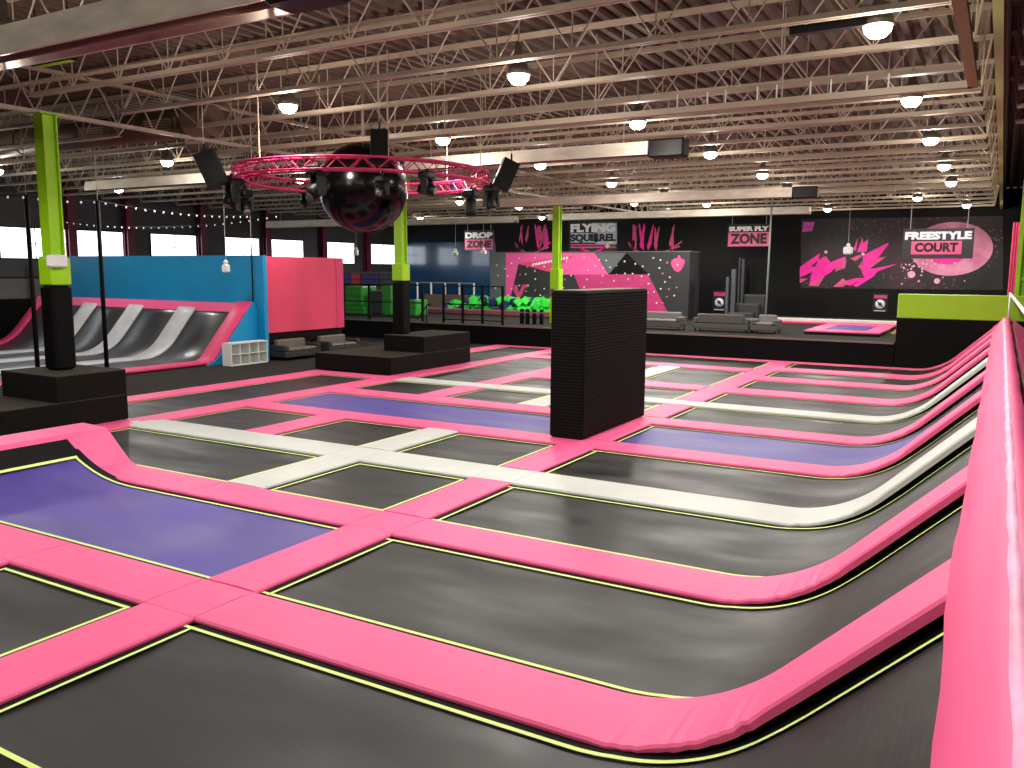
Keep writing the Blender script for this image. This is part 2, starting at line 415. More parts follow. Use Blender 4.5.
def strip_pad(name_label, m, x0, x1, y0, y1, along, group):
    t = thing('safety_pad', name_label, 'pad', ((x0+x1)/2, (y0+y1)/2, -0.32), group)
    mb = MB(); th = 0.038; rings = []
    if along == 'x':
        n = max(2, int((x1-x0)/0.6)); sec = pad_section(y1-y0, th); yc = (y0+y1)/2
        for k in range(n+1):
            x = x0 + 0.004 + (x1-x0-0.008)*k/n
            rings.append([(x, yc + a, b + random.uniform(-.002, .002)) for a, b in sec])
    else:
        n = max(2, int((y1-y0)/0.6)); sec = pad_section(x1-x0, th); xc = (x0+x1)/2
        for k in range(n+1):
            y = y0 + 0.004 + (y1-y0-0.008)*k/n
            rings.append([(xc - a, y, b + random.uniform(-.002, .002)) for a, b in sec])
    mb.sweep(rings, smooth=False); mb.build('pad_top', m, t)
    i = 0.07
    if along == 'x': MB().box(x0+.01, x1-.01, y0 + i, y1 - i, -0.32, -0.037).build('frame_rail', BLACK, t)
    else: MB().box(x0 + i, x1 - i, y0+.01, y1-.01, -0.32, -0.037).build('frame_rail', BLACK, t)
    return t

def bed_flat(label, x0, x1, y0, y1, m, cut=None, group=None):
    t = thing('trampoline_bed', label, 'trampoline', ((x0+x1)/2, (y0+y1)/2, -0.32), group)
    mb = MB(); nx, ny = 8, 8; g = 0.06; zz = -0.044
    a0, a1, b0, b1 = x0 - g, x1 + g, y0 - g, y1 + g
    vs = []
    for j in range(ny+1):
        for i in range(nx+1):
            u, v = i/nx, j/ny
            sag = 0.035 * math.sin(PI*u) * math.sin(PI*v)
            vs.append((a0 + (a1-a0)*u, b0 + (b1-b0)*v, zz - sag))
    mb.add(vs, [(j*(nx+1)+i, j*(nx+1)+i+1, (j+1)*(nx+1)+i+1, (j+1)*(nx+1)+i) for j in range(ny) for i in range(nx)], True)
    mb.build('woven_mat', m, t)
    ring(t, [(x0, y0), (x1, y0), (x1, y1), (x0, y1)], lambda x, y: -0.040)
    return t
def inset(poly, d):
    n = len(poly); out = []
    for i in range(n):
        p0, p1, p2 = [Vector(poly[k % n]) for k in (i-1, i, i+1)]
        e1 = (p1-p0).normalized(); e2 = (p2-p1).normalized()
        n1 = Vector((-e1.y, e1.x)); n2 = Vector((-e2.y, e2.x))
        bis = (n1+n2); bis = bis / max(0.2, (1 + n1.dot(n2)))
        out.append(p1 + bis * d)
    return out
def ring(t, poly, zf, w0=0.075, w1=0.115):
    A = inset(poly, -0.05); B = inset(poly, w0); C = inset(poly, w1); n = len(poly)
    mb = MB(); mb.add([(p.x, p.y, zf(p.x, p.y)) for p in A] + [(p.x, p.y, zf(p.x, p.y)) for p in B], [(i, (i+1) % n, (i+1) % n + n, i + n) for i in range(n)])
    mb.build('spring_cover', BLACK, t)
    mb = MB(); mb.add([(p.x, p.y, zf(p.x, p.y) + .006) for p in B] + [(p.x, p.y, zf(p.x, p.y) + .006) for p in C], [(i, (i+1) % n, (i+1) % n + n, i + n) for i in range(n)])
    mb.build('edge_line', LINE, t)

def bed_path(label, P, off, y0, y1, m, group=None, endline='start', sagf=0.02):
    """trampoline bed following a bent path in X; off(x) = depth of the mat below the pads"""
    t = thing('trampoline_bed', label, 'trampoline', (P[0][0], (y0+y1)/2, -0.32), group)
    N = normals(P); mb = MB()
    def row(vs_y, lift, sag=0.0):
        rows = []
        for (x, z), n in zip(P, N):
            r = []
            for y in vs_y:
                v = (y - y0) / (y1 - y0); s = sag * math.sin(PI * min(1, max(0, v)))
                r.append(Vector((x, y, z)) - n * (off(x) - lift + s))
            rows.append(r)
        return rows
    ny = 8
    mb.sweep(row([y0 - .06 + (y1-y0+.12)*k/ny for k in range(ny+1)], 0.0, sagf), smooth=True, closed=False)
    mb.build('woven_mat', m, t)
    cov = MB(); lin = MB()
    for ya, yb_, sgn in ((y0 - .05, y0 + .075, 1), (y1 + .05, y1 - .075, -1)):
        a, b = sorted((ya, yb_)); cov.sweep(row([a, b], 0.006), closed=False)
        e = yb_; a, b = sorted((e, e + sgn*0.04)); lin.sweep(row([a, b], 0.011), closed=False)
    x, z = P[0]
    if endline == 'start':
        o = off(x)
        cov.poly([(x - .05, y0, z - o + .006), (x + .07, y0, z - o + .006), (x + .07, y1, z - o + .006), (x - .05, y1, z - o + .006)])
        lin.poly([(x + .07, y0+.07, z - o + .009), (x + .105, y0+.07, z - o + .009), (x + .105, y1-.07, z - o + .009), (x + .07, y1-.07, z - o + .009)])
    if endline == 'inner':
        zf = lambda q: ramp_left(q) - off(q)
        for k in range(5):
            xa, xb = -11.95 + .065*k, -11.95 + .065*(k+1)
            cov.poly([(xa, y0, zf(xa) + .008), (xb, y0, zf(xb) + .008), (xb, y1, zf(xb) + .008), (xa, y1, zf(xa) + .008)])
        xa, xb = -11.625, -11.575
        lin.poly([(xa, y0+.075, zf(xa) + .013), (xb, y0+.075, zf(xb) + .013), (xb, y1-.075, zf(xb) + .013), (xa, y1-.075, zf(xa) + .013)])
    cov.build('spring_cover', BLACK, t); lin.build('edge_line', LINE, t)
    return t

offR = lambda x: 0.046 + 0.085 * grow(x)
thR = lambda x: 0.038 + 0.03 * grow(x)
# ---- right-hand lanes that curve up the ramp
hcol = {1: PINK, 2: PINK, 3: WHITE, 4: PINK, 5: PINK, 6: WHITE, 7: PINK, 8: PINK, 9: PINK, 10: PINK}
cname = {PINK: 'pink', WHITE: 'white'}
lane_label = ['black trampoline bed curving up the right ramp, nearest the viewpoint',
              'black curved ramp bed behind the nearest one, between the two nearest pink strips',
              'black curved ramp bed in front of the nearest white strip',
              'black curved ramp bed just behind the nearest white strip',
              'purple trampoline bed curving up the right ramp',
              'black curved ramp bed just behind the purple one',
              'black curved ramp bed just behind the farther white strip',
              'black curved ramp bed second behind the farther white strip',
              'black curved ramp bed second from the far black wall',
              'black curved ramp bed directly against the far black wall']
pad_label = {1: 'pink curved ramp pad nearest the viewpoint, rising at lower right', 2: 'pink curved ramp pad just in front of the near white one',
             3: 'white curved ramp pad nearer of the two white ones', 4: 'pink curved ramp pad along the near edge of the purple ramp bed',
             5: 'pink curved ramp pad along the far edge of the purple ramp bed', 6: 'white curved ramp pad farther of the two white ones',
             7: 'pink curved ramp pad just behind the farther white one', 8: 'pink curved ramp pad second behind the farther white one',
             9: 'pink curved ramp pad third behind the farther white one', 10: 'narrow pink curved ramp pad against the far black wall'}
for k in range(10):
    bed_path(lane_label[k], ramp_path(V[1][1]), offR, H[k][1], H[k+1][0], PURPLEBED if k == 4 else BLACKBED, 'ramp trampoline lanes')
for k in range(1, 11):
    t = thing('ramp_pad', pad_label[k], 'pad', (V[1][1], sum(H[k])/2, -0.32), 'curved pads on the right ramp')
    P = ramp_path(V[1][1] + 0.004)
    o = pad_along_x(P, H[k][0], H[k][1], thR, hcol[k], t, gather=True)
    mb = MB(); rings = []
    N = normals(P)
    for (x, z), n in zip(P, N):
        o0 = thR(x) + .001; o1 = offR(x) + 0.09
        rings.append([Vector((x, H[k][0] + .07, z)) - n*o0, Vector((x, H[k][1] - .07, z)) - n*o0, Vector((x, H[k][1] - .07, z)) - n*o1, Vector((x, H[k][0] + .07, z)) - n*o1])
    mb.sweep(rings, smooth=False); mb.build('frame_rail', BLACK, t)
# pink coping along the top of the ramp
cp = thing('coping_pad', 'long pink vinyl coping capping the right ramp at the right edge', 'pad', (0.1, 16, 0))
Y0c, Y1c = 0.6, 29.58
rings = []; n = 70
for k in range(n + 1):
    y = Y0c + (Y1c - Y0c)*k/n; w = 0.012*math.sin(y*2.1) + 0.008*math.sin(y*5.3 + 1)
    e = -0.128 + .06*min(1, max(0, (4.6 - y)/2.4)); rings.append([(e + .005 + w*.5, y, 1.32), (e + w*.5, y, 1.40), (-0.01, y, 1.52 + w), (0.08, y, 1.655 + w), (0.14, y, 1.705 + w), (0.20, y, 1.712 + w), (0.27, y, 1.70 + w), (0.285 + w, y, 1.66), (0.285 + w, y, 1.45)])
mb = MB(); mb.sweep(rings, smooth=True, closed=True); mb.build('vinyl_cover', PINK, cp)
mb = MB(); r2 = []
for k in range(n + 1):
    y = Y0c + (Y1c - Y0c)*k/n; w = 0.012*math.sin(y*2.1) + 0.008*math.sin(y*5.3 + 1)
    q = 0.012 + 0.006*math.sin(y*9)
    r2.append([(0.128 - q, y, 1.698 + w), (0.14, y, 1.714 + w), (0.155 + q, y, 1.711 + w)])
mb.sweep(r2, closed=False); mb.build('scuffed_seam', mat('scuffed_pink_vinyl', rgb(255, 150, 190), 0.5, var=0.25, scale=(8, 3, 8)), cp)
MB().box(-0.05, 0.26, Y0c, Y1c, -0.32, 1.36).build('backing_frame', BLACK, cp)
# neighbouring court on the other side of the coping
nb = thing('ramp_pad', 'pink pad sloping away behind the right coping at the picture edge', 'pad', (0.6, 20, 0))
MB().prism([(0.36, 9, 1.66), (0.80, 9, 1.30), (0.80, 9, 1.24), (0.36, 9, 1.58)], (0, 20.5, 0)).build('pad_top', PINK, nb)
MB().box(0.37, 0.55, 9, 29.5, -0.32, 1.5).build('backing_frame', BLACK, nb)
MB().box(0.275, 0.37, 9, 29.5, 1.40, 1.52).build('edge_trim', BEIGE, nb)
nb2 = thing('trampoline_bed', 'purple bed sloping down to the neighbouring court behind the coping', 'trampoline', (1.4, 20, 0))
MB().prism([(0.80, 9, 1.27), (2.4, 9, 0.0), (5.5, 9, 0.0), (5.5, 9, -.32), (0.8, 9, -.32)], (0, 20.5, 0)).build('woven_mat', PURPLEBED, nb2)

# ---- left-hand flat court
vcol = {(1, 'all'): PINK}
rowname = {1: 'before the front purple bed', 2: 'behind the front purple bed', 3: 'in the near white row',
           4: 'before the central purple bed', 5: 'behind the central purple bed', 6: 'in the far white row',
           7: 'one row past the far white row', 9: 'two rows past the far white row', 10: 'against the black platform front'}
HL = dict(H); HL[9] = (25.8, 26.65)
# crosswise pads, cell by cell
cross = {1: [(V[1][0], V[1][1]), (V[2][1], V[1][0]), (V[3][1], V[2][1])],
         2: [(V[1][0], V[1][1]), (V[2][0], V[1][0]), (-11.2, V[2][0])],
         3: [(V[1][0], V[1][1]), (V[2][1], V[1][0]), (V[2][0], V[2][1]), (V[3][0], V[2][0]), (V[4][1] - .35, V[3][0])],
         4: [(V[1][0], V[1][1]), (V[2][0], V[1][0]), (V[3][0], V[2][0]), (V[4][1], V[3][0])],
         5: [(V[1][0], V[1][1]), (V[2][0], V[1][0]), (V[3][0], V[2][0]), (V[4][1], V[3][0])],
         6: [(V[1][0], V[1][1]), (V[2][0], V[1][0]), (V[3][0], V[2][0]), (V[4][1], V[3][0])],
         7: [(V[2][1], V[1][0]), (V[3][0], V[2][1])],
         9: [(V[2][0], V[1][0]), (V[3][0], V[2][0]), (V[4][1], V[3][0])],
         10: [(V[1][0], V[1][1]), (V[2][0], V[1][0]), (V[3][0], V[2][0]), (V[4][0], V[3][0]), (V[5][0], V[4][0])]}
pos = ['at the ramp-side strip'] + ['%s cell left of ramp strip' % ORD[k] for k in range(5)]
for k, segs in cross.items():
    for i, (a, c) in enumerate(segs):
        m = WHITE if (k in (3, 6)) else PINK
        j = i if k not in (7, 9) else i + 1
        strip_pad('%s crosswise pad %s, %s' % (cname[m], rowname[k], pos[j]), m, a, c, HL[k][0], HL[k][1], 'x', 'flat crosswise pads of the left court')
strip_pad('short pink crosswise pad beside the lower carpeted box at middle left', PINK, V[5][0], V[4][0], 18.4, 19.0, 'x', 'flat crosswise pads of the left court')
# lengthwise pads
lengths = {1: [(1.2, 4.69), (5.39, 7.45), (8.15, 10.2), (11.0, 13.05), (13.72, 15.78), (16.5, 18.43), (19.1, 24.0), (24.0, 29.28)],
           2: [(3.2, 4.69), (8.15, 10.2), (11.0, 13.05), (16.5, 18.43), (19.1, 21.0), (21.95, 25.8)],
           3: [(11.0, 13.05), (16.5, 18.43), (19.1, 25.8), (26.65, 29.28)],
           4: [(9.6, 12.9), (12.9, 15.78), (15.78, 19.1), (19.1, 25.8), (25.8, 29.28)],
           5: [(10.7, 14.6), (14.6, 18.4), (23.4, 29.28)]}
wn = {1: 'ramp-side', 2: 'white', 3: 'middle', 4: 'box-side', 5: 'outermost carpet-side'}
for v, segs in lengths.items():
    for i, (a, c) in enumerate(segs):
        m = WHITE if v == 2 and i > 0 else PINK
        strip_pad('%s flat lengthwise pad in the %s strip, %s segment from the front' % (cname[m], wn[v], ORD[i]), m, V[v][0], V[v][1], a, c, 'y', 'flat lengthwise pads of the left court')

# beds of the left court
BX = {(1, 2): (V[2][1], V[1][0]), (2, 3): (V[3][1], V[2][0]), (3, 4): (V[4][1], V[3][0]), (4, 5): (V[5][1], V[4][0])}
beds = [('black bed at the near left corner in front of the near purple bed', V[2][1], V[1][0], 2.63, 4.69, BLACKBED),
        ('wide black bed behind the near purple bed, beside the carpeted stepped box', V[4][1], V[2][0], 8.15, 10.2, BLACKBED),
        ('small black bed behind the near purple bed, right of the white lengthwise pad', V[2][1], V[1][0], 8.15, 10.2, BLACKBED),
        ('black bed between the near white row and the central purple bed, left end', V[4][1], V[3][0], 11.0, 13.05, BLACKBED),
        ('black bed between the near white row and the central purple bed, middle', V[3][1], V[2][0], 11.0, 13.05, BLACKBED),
        ('black bed between the near white row and the central purple bed, right end', V[2][1], V[1][0], 11.0, 13.05, BLACKBED),
        ('long purple bed across the middle of the left court', V[4][1], V[1][0], 13.72, 15.78, PURPLEBED),
        ('black bed just behind the central purple bed, left end', V[4][1], V[3][0], 16.5, 18.43, BLACKBED),
        ('black bed just behind the central purple bed, middle', V[3][1], V[2][0], 16.5, 18.43, BLACKBED),
        ('black bed just behind the central purple bed, beside the tall black block', V[2][1], V[1][0], 16.5, 18.43, BLACKBED),
        ('long black bed behind the far white row, beside the farther stepped box', V[4][1], V[3][0], 19.1, 25.8, BLACKBED),
        ('black bed behind the far white row, middle', V[3][1], V[2][0], 19.1, 21.0, BLACKBED),
        ('black bed behind the far white row, beside the ramp-side strip', V[2][1], V[1][0], 19.1, 21.0, BLACKBED),
        ('far black bed behind the tall black block, middle', V[3][1], V[2][0], 21.95, 25.8, BLACKBED),
        ('far black bed seen right of the tall black block', V[2][1], V[1][0], 21.95, 25.8, BLACKBED),
        ('farthest black bed against the platform, right end', V[3][1], V[1][0], 26.65, 29.28, BLACKBED),
        ('farthest black bed against the platform, left of the tall block', V[4][1], V[3][0], 26.65, 29.28, BLACKBED),
        ('long narrow black bed along the carpet, between the two stepped boxes', V[5][1], V[4][0], 10.7, 18.4, BLACKBED),
        ('narrow black bed behind the farther stepped box', V[5][1], V[4][0], 23.4, 29.28, BLACKBED)]
for lab, a, c, d, e, m in beds: bed_flat(lab, a, c, d, e, m, None, 'flat trampoline beds')

# near purple bed rising to the left
def ramp_left(x):
    xs, R = -10.35, 2.7
    if x >= xs: return 0.0
    return R - math.sqrt(max(0, R*R - (x - xs)**2))
Pl = []; x = V[1][0] + .06
while x > -12.0: Pl.append((x, ramp_left(x))); x -= 0.12
Pl.append((-12.02, ramp_left(-12.02)))
Pl = [(x, min(z, 0.52)) for x, z in Pl]
# build with path running towards +x so normals point up
bed_path('wide purple bed at the front left curving up to a low raised pad', list(reversed(Pl)), lambda x: 0.046 + 0.03 * min(1, max(0, (-10.5 - x))), H[1][1], H[2][0], PURPLEBED, 'flat trampoline beds', endline='inner')
Psharp = [(-12.02, 0.50), (-11.9, 0.44), (-11.78, 0.33), (-11.45, 0.05), (-11.3, 0.005), (-11.2, 0.0)]
for k, lab in ((2, 'short pink pad climbing the far side of the small left ramp'), (1, 'short pink pad climbing the near side of the small left ramp')):
    t = thing('ramp_pad', lab, 'pad', (-11.6, sum(H[k])/2, -0.32))
    pad_along_x(Psharp, H[k][0], H[k][1], lambda x: 0.07, PINK, t)
    MB().prism([(-12.0, H[k][0] + .06, 0.42), (-11.45, H[k][0] + .06, -0.03), (-11.2, H[k][0] + .06, -0.04), (-11.2, H[k][0] + .06, -.32), (-12.0, H[k][0] + .06, -.32)], (0, H[k][1]-H[k][0]-.12, 0)).build('backing_frame', BLACK, t)
t = thing('coping_pad', 'pink padded ledge topping the small left ramp at the left edge', 'pad', (-12.3, 6, -0.32))
MB().prism([(-12.68, 3.6, 0.38), (-12.68, 3.6, 0.515), (-12.62, 3.6, 0.535), (-12.04, 3.6, 0.515), (-12.0, 3.6, 0.49), (-11.90, 3.6, 0.34), (-11.96, 3.6, 0.34)], (0, 4.55, 0)).build('pad_top', PINK, t)
MB().box(-12.62, -12.06, 3.6, 8.1, -0.32, 0.38).build('backing_frame', BLACK, t)
# slatted flat deck between the ledge and the box
struct(MB().box(-17.7, -12.7, 1.0, 8.1, -0.32, -0.02).build('floor', CARPET), 'charcoal carpet behind the small left ramp', 'floor')

# ================================================================ BOXES AND PILLARS
t = thing('padded_block', 'tall black free-standing padded block in the middle of the court', 'padded block', (-6.6, 15, 0.006))
MB().bbox(-6.94, -6.27, 13.45, 16.49, 0.008, 2.65, 0.03).build('ridged_cover', RIDGE, t)
MB().box(-6.90, -6.31, 13.49, 16.45, 2.65, 2.662).build('top_cap', BEIGE, t)
def stepped(lab, lo, up):
    t = thing('stepped_platform', lab, 'stepped box', ((lo[0]+lo[1])/2, (lo[2]+lo[3])/2, -0.02))
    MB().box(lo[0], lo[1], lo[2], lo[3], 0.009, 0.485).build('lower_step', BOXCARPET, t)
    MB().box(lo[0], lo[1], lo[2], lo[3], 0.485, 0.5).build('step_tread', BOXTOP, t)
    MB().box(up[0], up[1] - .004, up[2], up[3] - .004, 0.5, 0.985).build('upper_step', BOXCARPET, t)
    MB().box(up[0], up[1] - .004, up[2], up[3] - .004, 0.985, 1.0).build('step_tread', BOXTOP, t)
stepped('near left carpeted two-step box around the nearest green pillar', (-18.4, -15.0, 6.8, 10.66), (-16.80, -15.0, 9.22, 10.66))
stepped('farther carpeted two-step box around the second green pillar', (-17.9, -15.0, 19.15, 23.33), (-16.53, -15.0, 20.76, 23.33))

def pillar(lab, cx, cy, z0, ztop, zpad, s=0.215):
    t = thing('steel_pillar', lab, 'pillar', (cx, cy, z0))
    if zpad: MB().bbox(cx - s, cx + s, cy - s, cy + s, z0 + .002, zpad, 0.05).build('black_padding', BLACKPAD, t)
    zb = zpad or z0 + .002; ch = .53 if zpad else 2.3
    MB().bbox(cx - s + .01, cx + s - .01, cy - s + .01, cy + s - .01, zb, zb + ch, 0.02).build('green_casing', GREEN, t)
    w = 0.145; mb = MB()
    mb.box(cx - w, cx + w, cy - w, cy - w + .03, zb + ch, ztop); mb.box(cx - w, cx + w, cy + w - .03, cy + w, zb + ch, ztop)
    mb.box(cx - .08, cx + .08, cy - w + .03, cy + w - .03, zb + ch, ztop)
    mb.build('column_shaft', GREEN, t)
    MB().box(cx - .26, cx + .26, cy - .26, cy + .26, ztop, ztop + .02).build('cap_plate', GREEN, t)
    return t
PZT = 5.86
pillar('nearest lime green pillar with black padded foot, at the left', -16.0, 9.95, 1.0, PZT, 2.66)
pillar('second lime green pillar with black padding, beside the hanging sphere', -16.33, 21.4, 1.0, PZT, 2.66)
p3 = atY(557, 240, 32.0).x
t3 = pillar('third lime green pillar standing on the raised platform behind the tall block', p3, 32.0, PZ, PZT, 0)
MB().box(p3 - .2, p3 + 0.02, 31.74, 31.79, 1.95, 2.25).build('notice_panel', MAUVE, t3)
pr = thing('steel_pillar', 'lime green framed post at the right picture edge', 'pillar', (0.62, 30.6, 0))
px0 = atY(1018, 250, 30.6).x
mb = MB(); mb.box(px0, px0 + .12, 30.5, 30.7, -.32, PZT); mb.box(px0 + .5, px0 + .62, 30.5, 30.7, -.32, PZT)
for z in (1.6, 2.8, 4.0, 5.2): mb.box(px0 + .12, px0 + .5, 30.55, 30.65, z, z + .1)
mb.build('post_frame', GREEN, pr); MB().box(px0 + .12, px0 + .5, 30.66, 30.68, 2.2, 5.2).build('mesh_infill', GREEND, pr)
t = thing('padded_wall_panel', 'tall narrow pink padded panel beside the right green post', 'wall pad', (0.3, 31.1, 0))
q0 = atY(1011, 250, 31.1).x; q1 = atY(1018.5, 250, 31.1).x
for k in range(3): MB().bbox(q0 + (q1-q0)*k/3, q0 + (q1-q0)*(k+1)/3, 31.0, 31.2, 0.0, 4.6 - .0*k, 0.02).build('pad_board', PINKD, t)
t = thing('handrail', 'white sloping handrail at the right picture edge above the coping', 'rail', (0.3, 14.6, 1.5))
pa = Vector((0.24, 29.3, 2.42)); pb = Vector((0.42, 14.4, 2.33))
MB().tube(pa, pb, 0.04, 8).build('rail_bar', WHITEPL, t)
for f in (0.02, 0.98):
    p = pa.lerp(pb, f); MB().tube((p.x, p.y, 1.62), p, 0.025, 8).build('rail_post', WHITEPL, t)
# end wall pads
t = thing('end_wall', 'black padded end wall with a lime green top band, far right', 'wall pad', (-1.2, 29.8, 0))
MB().bbox(-2.83, 1.6, 29.6, 29.95, -.32, 1.575, .02).build('lower_pad', BLACKPAD, t)
MB().bbox(-2.83, 1.6, 29.6, 29.95, 1.578, 2.345, .02).build('green_band', GREEND, t)

# ================================================================ HALF PIPE ON THE LEFT
def qp(y):
    ys, R, A = 17.85, 1.6, 49.0
    dx, dz = ang(R, A)
    if y <= ys: return 0.02
    if y <= ys + dx: return 0.02 + R - math.sqrt(R*R - (y-ys)**2)
    return 0.02 + dz + (y - ys - dx)*math.tan(math.radians(A))
ys_ = [8.0, 10, 12, 14, 16, 17.0, 17.85] + [17.85 + 0.12*k for k in range(1, 11)] + [19.2, 19.5, 19.8, 20.0]
def qe(y):
    ys, Rr, A = 18.08, 0.55, 48.0
    dx, dz = ang(Rr, A)
    if y <= ys: return 0.02
    if y <= ys + dx: return 0.02 + Rr - math.sqrt(Rr*Rr - (y-ys)**2)
    return 0.02 + dz + (y - ys - dx)*math.tan(math.radians(A))
ye_ = [8.0, 10, 12, 14, 16, 17.0, 18.08] + [18.08 + .07*k for k in range(1, 7)] + [18.8, 19.2, 19.6, 20.0]
def qstrip(name, lab, x0, x1, m, lift, cat, group, th=0.05, edge=False):
    t = thing(name, lab, cat, ((x0+x1)/2, 14, 0), group)
    P = [(y, qe(y)) for y in ye_] if edge else [(y, qp(y)) for y in ys_]
    N = []
    for i in range(len(P)):
        a = P[max(0, i-1)]; b2 = P[min(len(P)-1, i+1)]; d = Vector((0, b2[0]-a[0], b2[1]-a[1])).normalized(); N.append(Vector((0, -d.z, d.y)))
    rings = []
    for (y, z), nn in zip(P, N):
        c = Vector((0, y, z)); X = Vector((1, 0, 0))
        rings.append([c + X*x1 + nn*(lift-th), c + X*x1 + nn*(lift-.015), c + X*(x1-.02) + nn*lift, c + X*(x0+.02) + nn*lift, c + X*x0 + nn*(lift-.015), c + X*x0 + nn*(lift-th)])
    MB().sweep(rings, smooth=True).build('surface', m, t)
    return t
lx = [-33.0, -30.4, -29.55, -27.7, -26.85, -25.0, -24.1, -22.1]
lane_names = ['leftmost dark ramp lane behind the near green pillar', 'dark shiny ramp lane second from the left, right of the near pillar', 'dark ramp lane between the two white strips right of the pillar', 'rightmost dark ramp lane beside the pink ramp edge']
for i in range(4): qstrip('ramp_bed', lane_names[i], lx[2*i] - .02, lx[2*i+1] + .02, RAMPBED, 0.0, 'ramp', 'half pipe lanes', 0.03)
for i, nm in enumerate(['leftmost grey-white strip on the left ramp, passing behind the near pillar', 'middle grey-white strip on the left ramp, behind the thin black post', 'rightmost grey-white strip on the left ramp']):
    qstrip('ramp_pad', nm, lx[2*i+1], lx[2*i+2], GREYPAD, 0.05, 'pad', 'half pipe strips')
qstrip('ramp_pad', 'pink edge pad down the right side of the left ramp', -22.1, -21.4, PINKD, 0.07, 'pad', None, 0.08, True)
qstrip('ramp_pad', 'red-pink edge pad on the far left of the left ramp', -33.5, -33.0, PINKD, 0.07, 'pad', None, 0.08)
t = thing('coping_pad', 'pink pad along the top of the left ramp under the blue wall', 'pad', (-27, 20, 1.7))
MB().prism([(-33.5, 19.90, 1.56), (-33.5, 20.04, 1.86), (-33.5, 20.13, 1.86), (-33.5, 20.13, 1.56)], (12.1, 0, 0)).build('pad_top', PINK, t)
t = thing('ramp_side_panel', 'blue triangular side panel of the left ramp behind the white shelf', 'panel', (-21.3, 18.5, 0))
pts = [(-21.38, y, qe(y) + .03) for y in ye_ if y >= 18.0] + [(-21.38, 20.14, 1.7), (-21.38, 20.14, -.02), (-21.38, 18.0, -.02)]
MB().prism(pts, (0.06, 0, 0)).build('panel_board', BLUE, t)
t = thing('ramp_wall', 'tall blue wall above the left ramp', 'wall panel', (-27, 20.2, 0))
MB().box(-33.4, -21.0, 20.14, 20.30, -.02, 3.44).build('wall_board', BLUE, t)
t = thing('padded_wall', 'big coral pink padded wall above the two dark sofas', 'wall panel', (-21.05, 22.3, 0))
MB().bbox(-21.2, -21.08, 20.32, 24.12, 0.86, 3.41, .02).build('pink_face', PINKWALL, t)
MB().box(-21.5, -21.2, 20.32, 24.12, -.02, 3.40).build('back_frame', BLACK, t)
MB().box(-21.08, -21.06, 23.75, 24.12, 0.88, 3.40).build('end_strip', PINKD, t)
for x, y, lab in ((-20.0, 11.85, 'thin black post left of the near green pillar'), (-20.0, 13.67, 'thin black post between the near pillar and the blue wall'), (-21.45, 20.08, 'thin dark post at the corner of the blue and pink walls')):
    zb_ = -.018 if y < 19 else 1.863
    t = thing('net_post', lab, 'post', (x, y, zb_))
    MB().tube((x, y, zb_), (x, y, 4.68 if y < 19 else 3.9), 0.055 if y < 19 else 0.022, 8).build('post_shaft', BLACK, t)
    MB().tube((x, y, 4.68 if y < 19 else 3.9), (x, y, ZD - .03), 0.008, 5).build('suspension_cord', ROPE, t)
# cube shelf
t = thing('cube_shelf', 'white eight-compartment cube shelf beside the left ramp', 'shelf', (-20.75, 19.06, -.02))
mb = MB(); x0, x1, y0, y1, z1 = -20.97, -20.58, 18.3, 19.83, 0.70; s = .025
mb.box(x0, x1, y0, y1, -.018, .02); mb.box(x0, x1, y0, y1, z1 - .04, z1); mb.box(x0, x1, y0, y0 + .04, .02, z1 - .04); mb.box(x0, x1, y1 - .04, y1, .02, z1 - .04)
mb.build('carcass', SHELF, t)
MB().box(x0, x0 + .015, y0 + .04, y1 - .04, .02, z1 - .04).build('back_panel', SHELF, t)
mb = MB(); mb.box(x0 + .015, x1, y0 + .04, y1 - .04, .328, .352)
for k in (1, 2, 3): yy = y0 + (y1-y0)*k/4; mb.box(x0 + .015, x1 - .002, yy - .012, yy + .012, .02, z1 - .04)
mb.build('divider', SHELF, t)

# ================================================================ SOFAS
def sofa(lab, w, body, cush, n, depth=0.78, h=0.66):
    t = thing('sofa' if n > 1 else 'armchair', lab, 'sofa' if n > 1 else 'armchair', (0, 0, 0))
    a = 0.17
    MB().bbox(-w/2, w/2, 0, depth, .10, .30, .02).build('seat_base', body, t)
    MB().bbox(-w/2 + a, w/2 - a, depth - .2, depth, .30, h, .04).build('backrest', cush, t)
    for s in (-1, 1): MB().bbox(min(s*w/2, s*(w/2-a)), max(s*w/2, s*(w/2-a)), 0, depth - .02, .30, .50, .03).build('armrest', body, t)
    cw = (w - 2*a)/n
    for k in range(n): MB().bbox(-w/2 + a + cw*k + .005, -w/2 + a + cw*(k+1) - .005, .0, depth - .2, .30, .40, .035).build('seat_cushion', cush, t)
    for sx in (-1, 1):
        for yy in (.08, depth - .08): MB().tube((sx*(w/2 - .08), yy, 0.0), (sx*(w/2 - .08), yy, .10), .025, 8).build('leg', BLACK, t)
    return t
s1 = sofa('dark two-seat sofa under the pink wall, nearer to the white shelf', 1.68, SOFAD, SOFAS, 2, 0.74)
s1.location = (-20.28, 21.17, -.018); s1.rotation_euler = (0, 0, PI/2)
s2 = copy_tree(s1, (-20.28, 23.25, -.018), None, 'dark two-seat sofa under the pink wall, farther from the white shelf')
s3 = sofa('grey sofa on the platform directly right of the tall black block', 1.75, SOFAG, SOFAL, 2, 0.8)
s3.location = (-11.35, 31.0, PZ + .002)
s4 = sofa('long grey sofa on the platform seen from its back, left of the armchair', 2.1, SOFAG, SOFAG, 3, 0.8)
s4.location = (-9.0, 32.0, PZ + .002); s4.rotation_euler = (0, 0, PI)
s5 = sofa('grey armchair on the platform between the long sofa and the floor trampoline', 0.98, SOFAG, SOFAL, 1, 0.8)
s5.location = (-7.4, 31.2, PZ + .002)
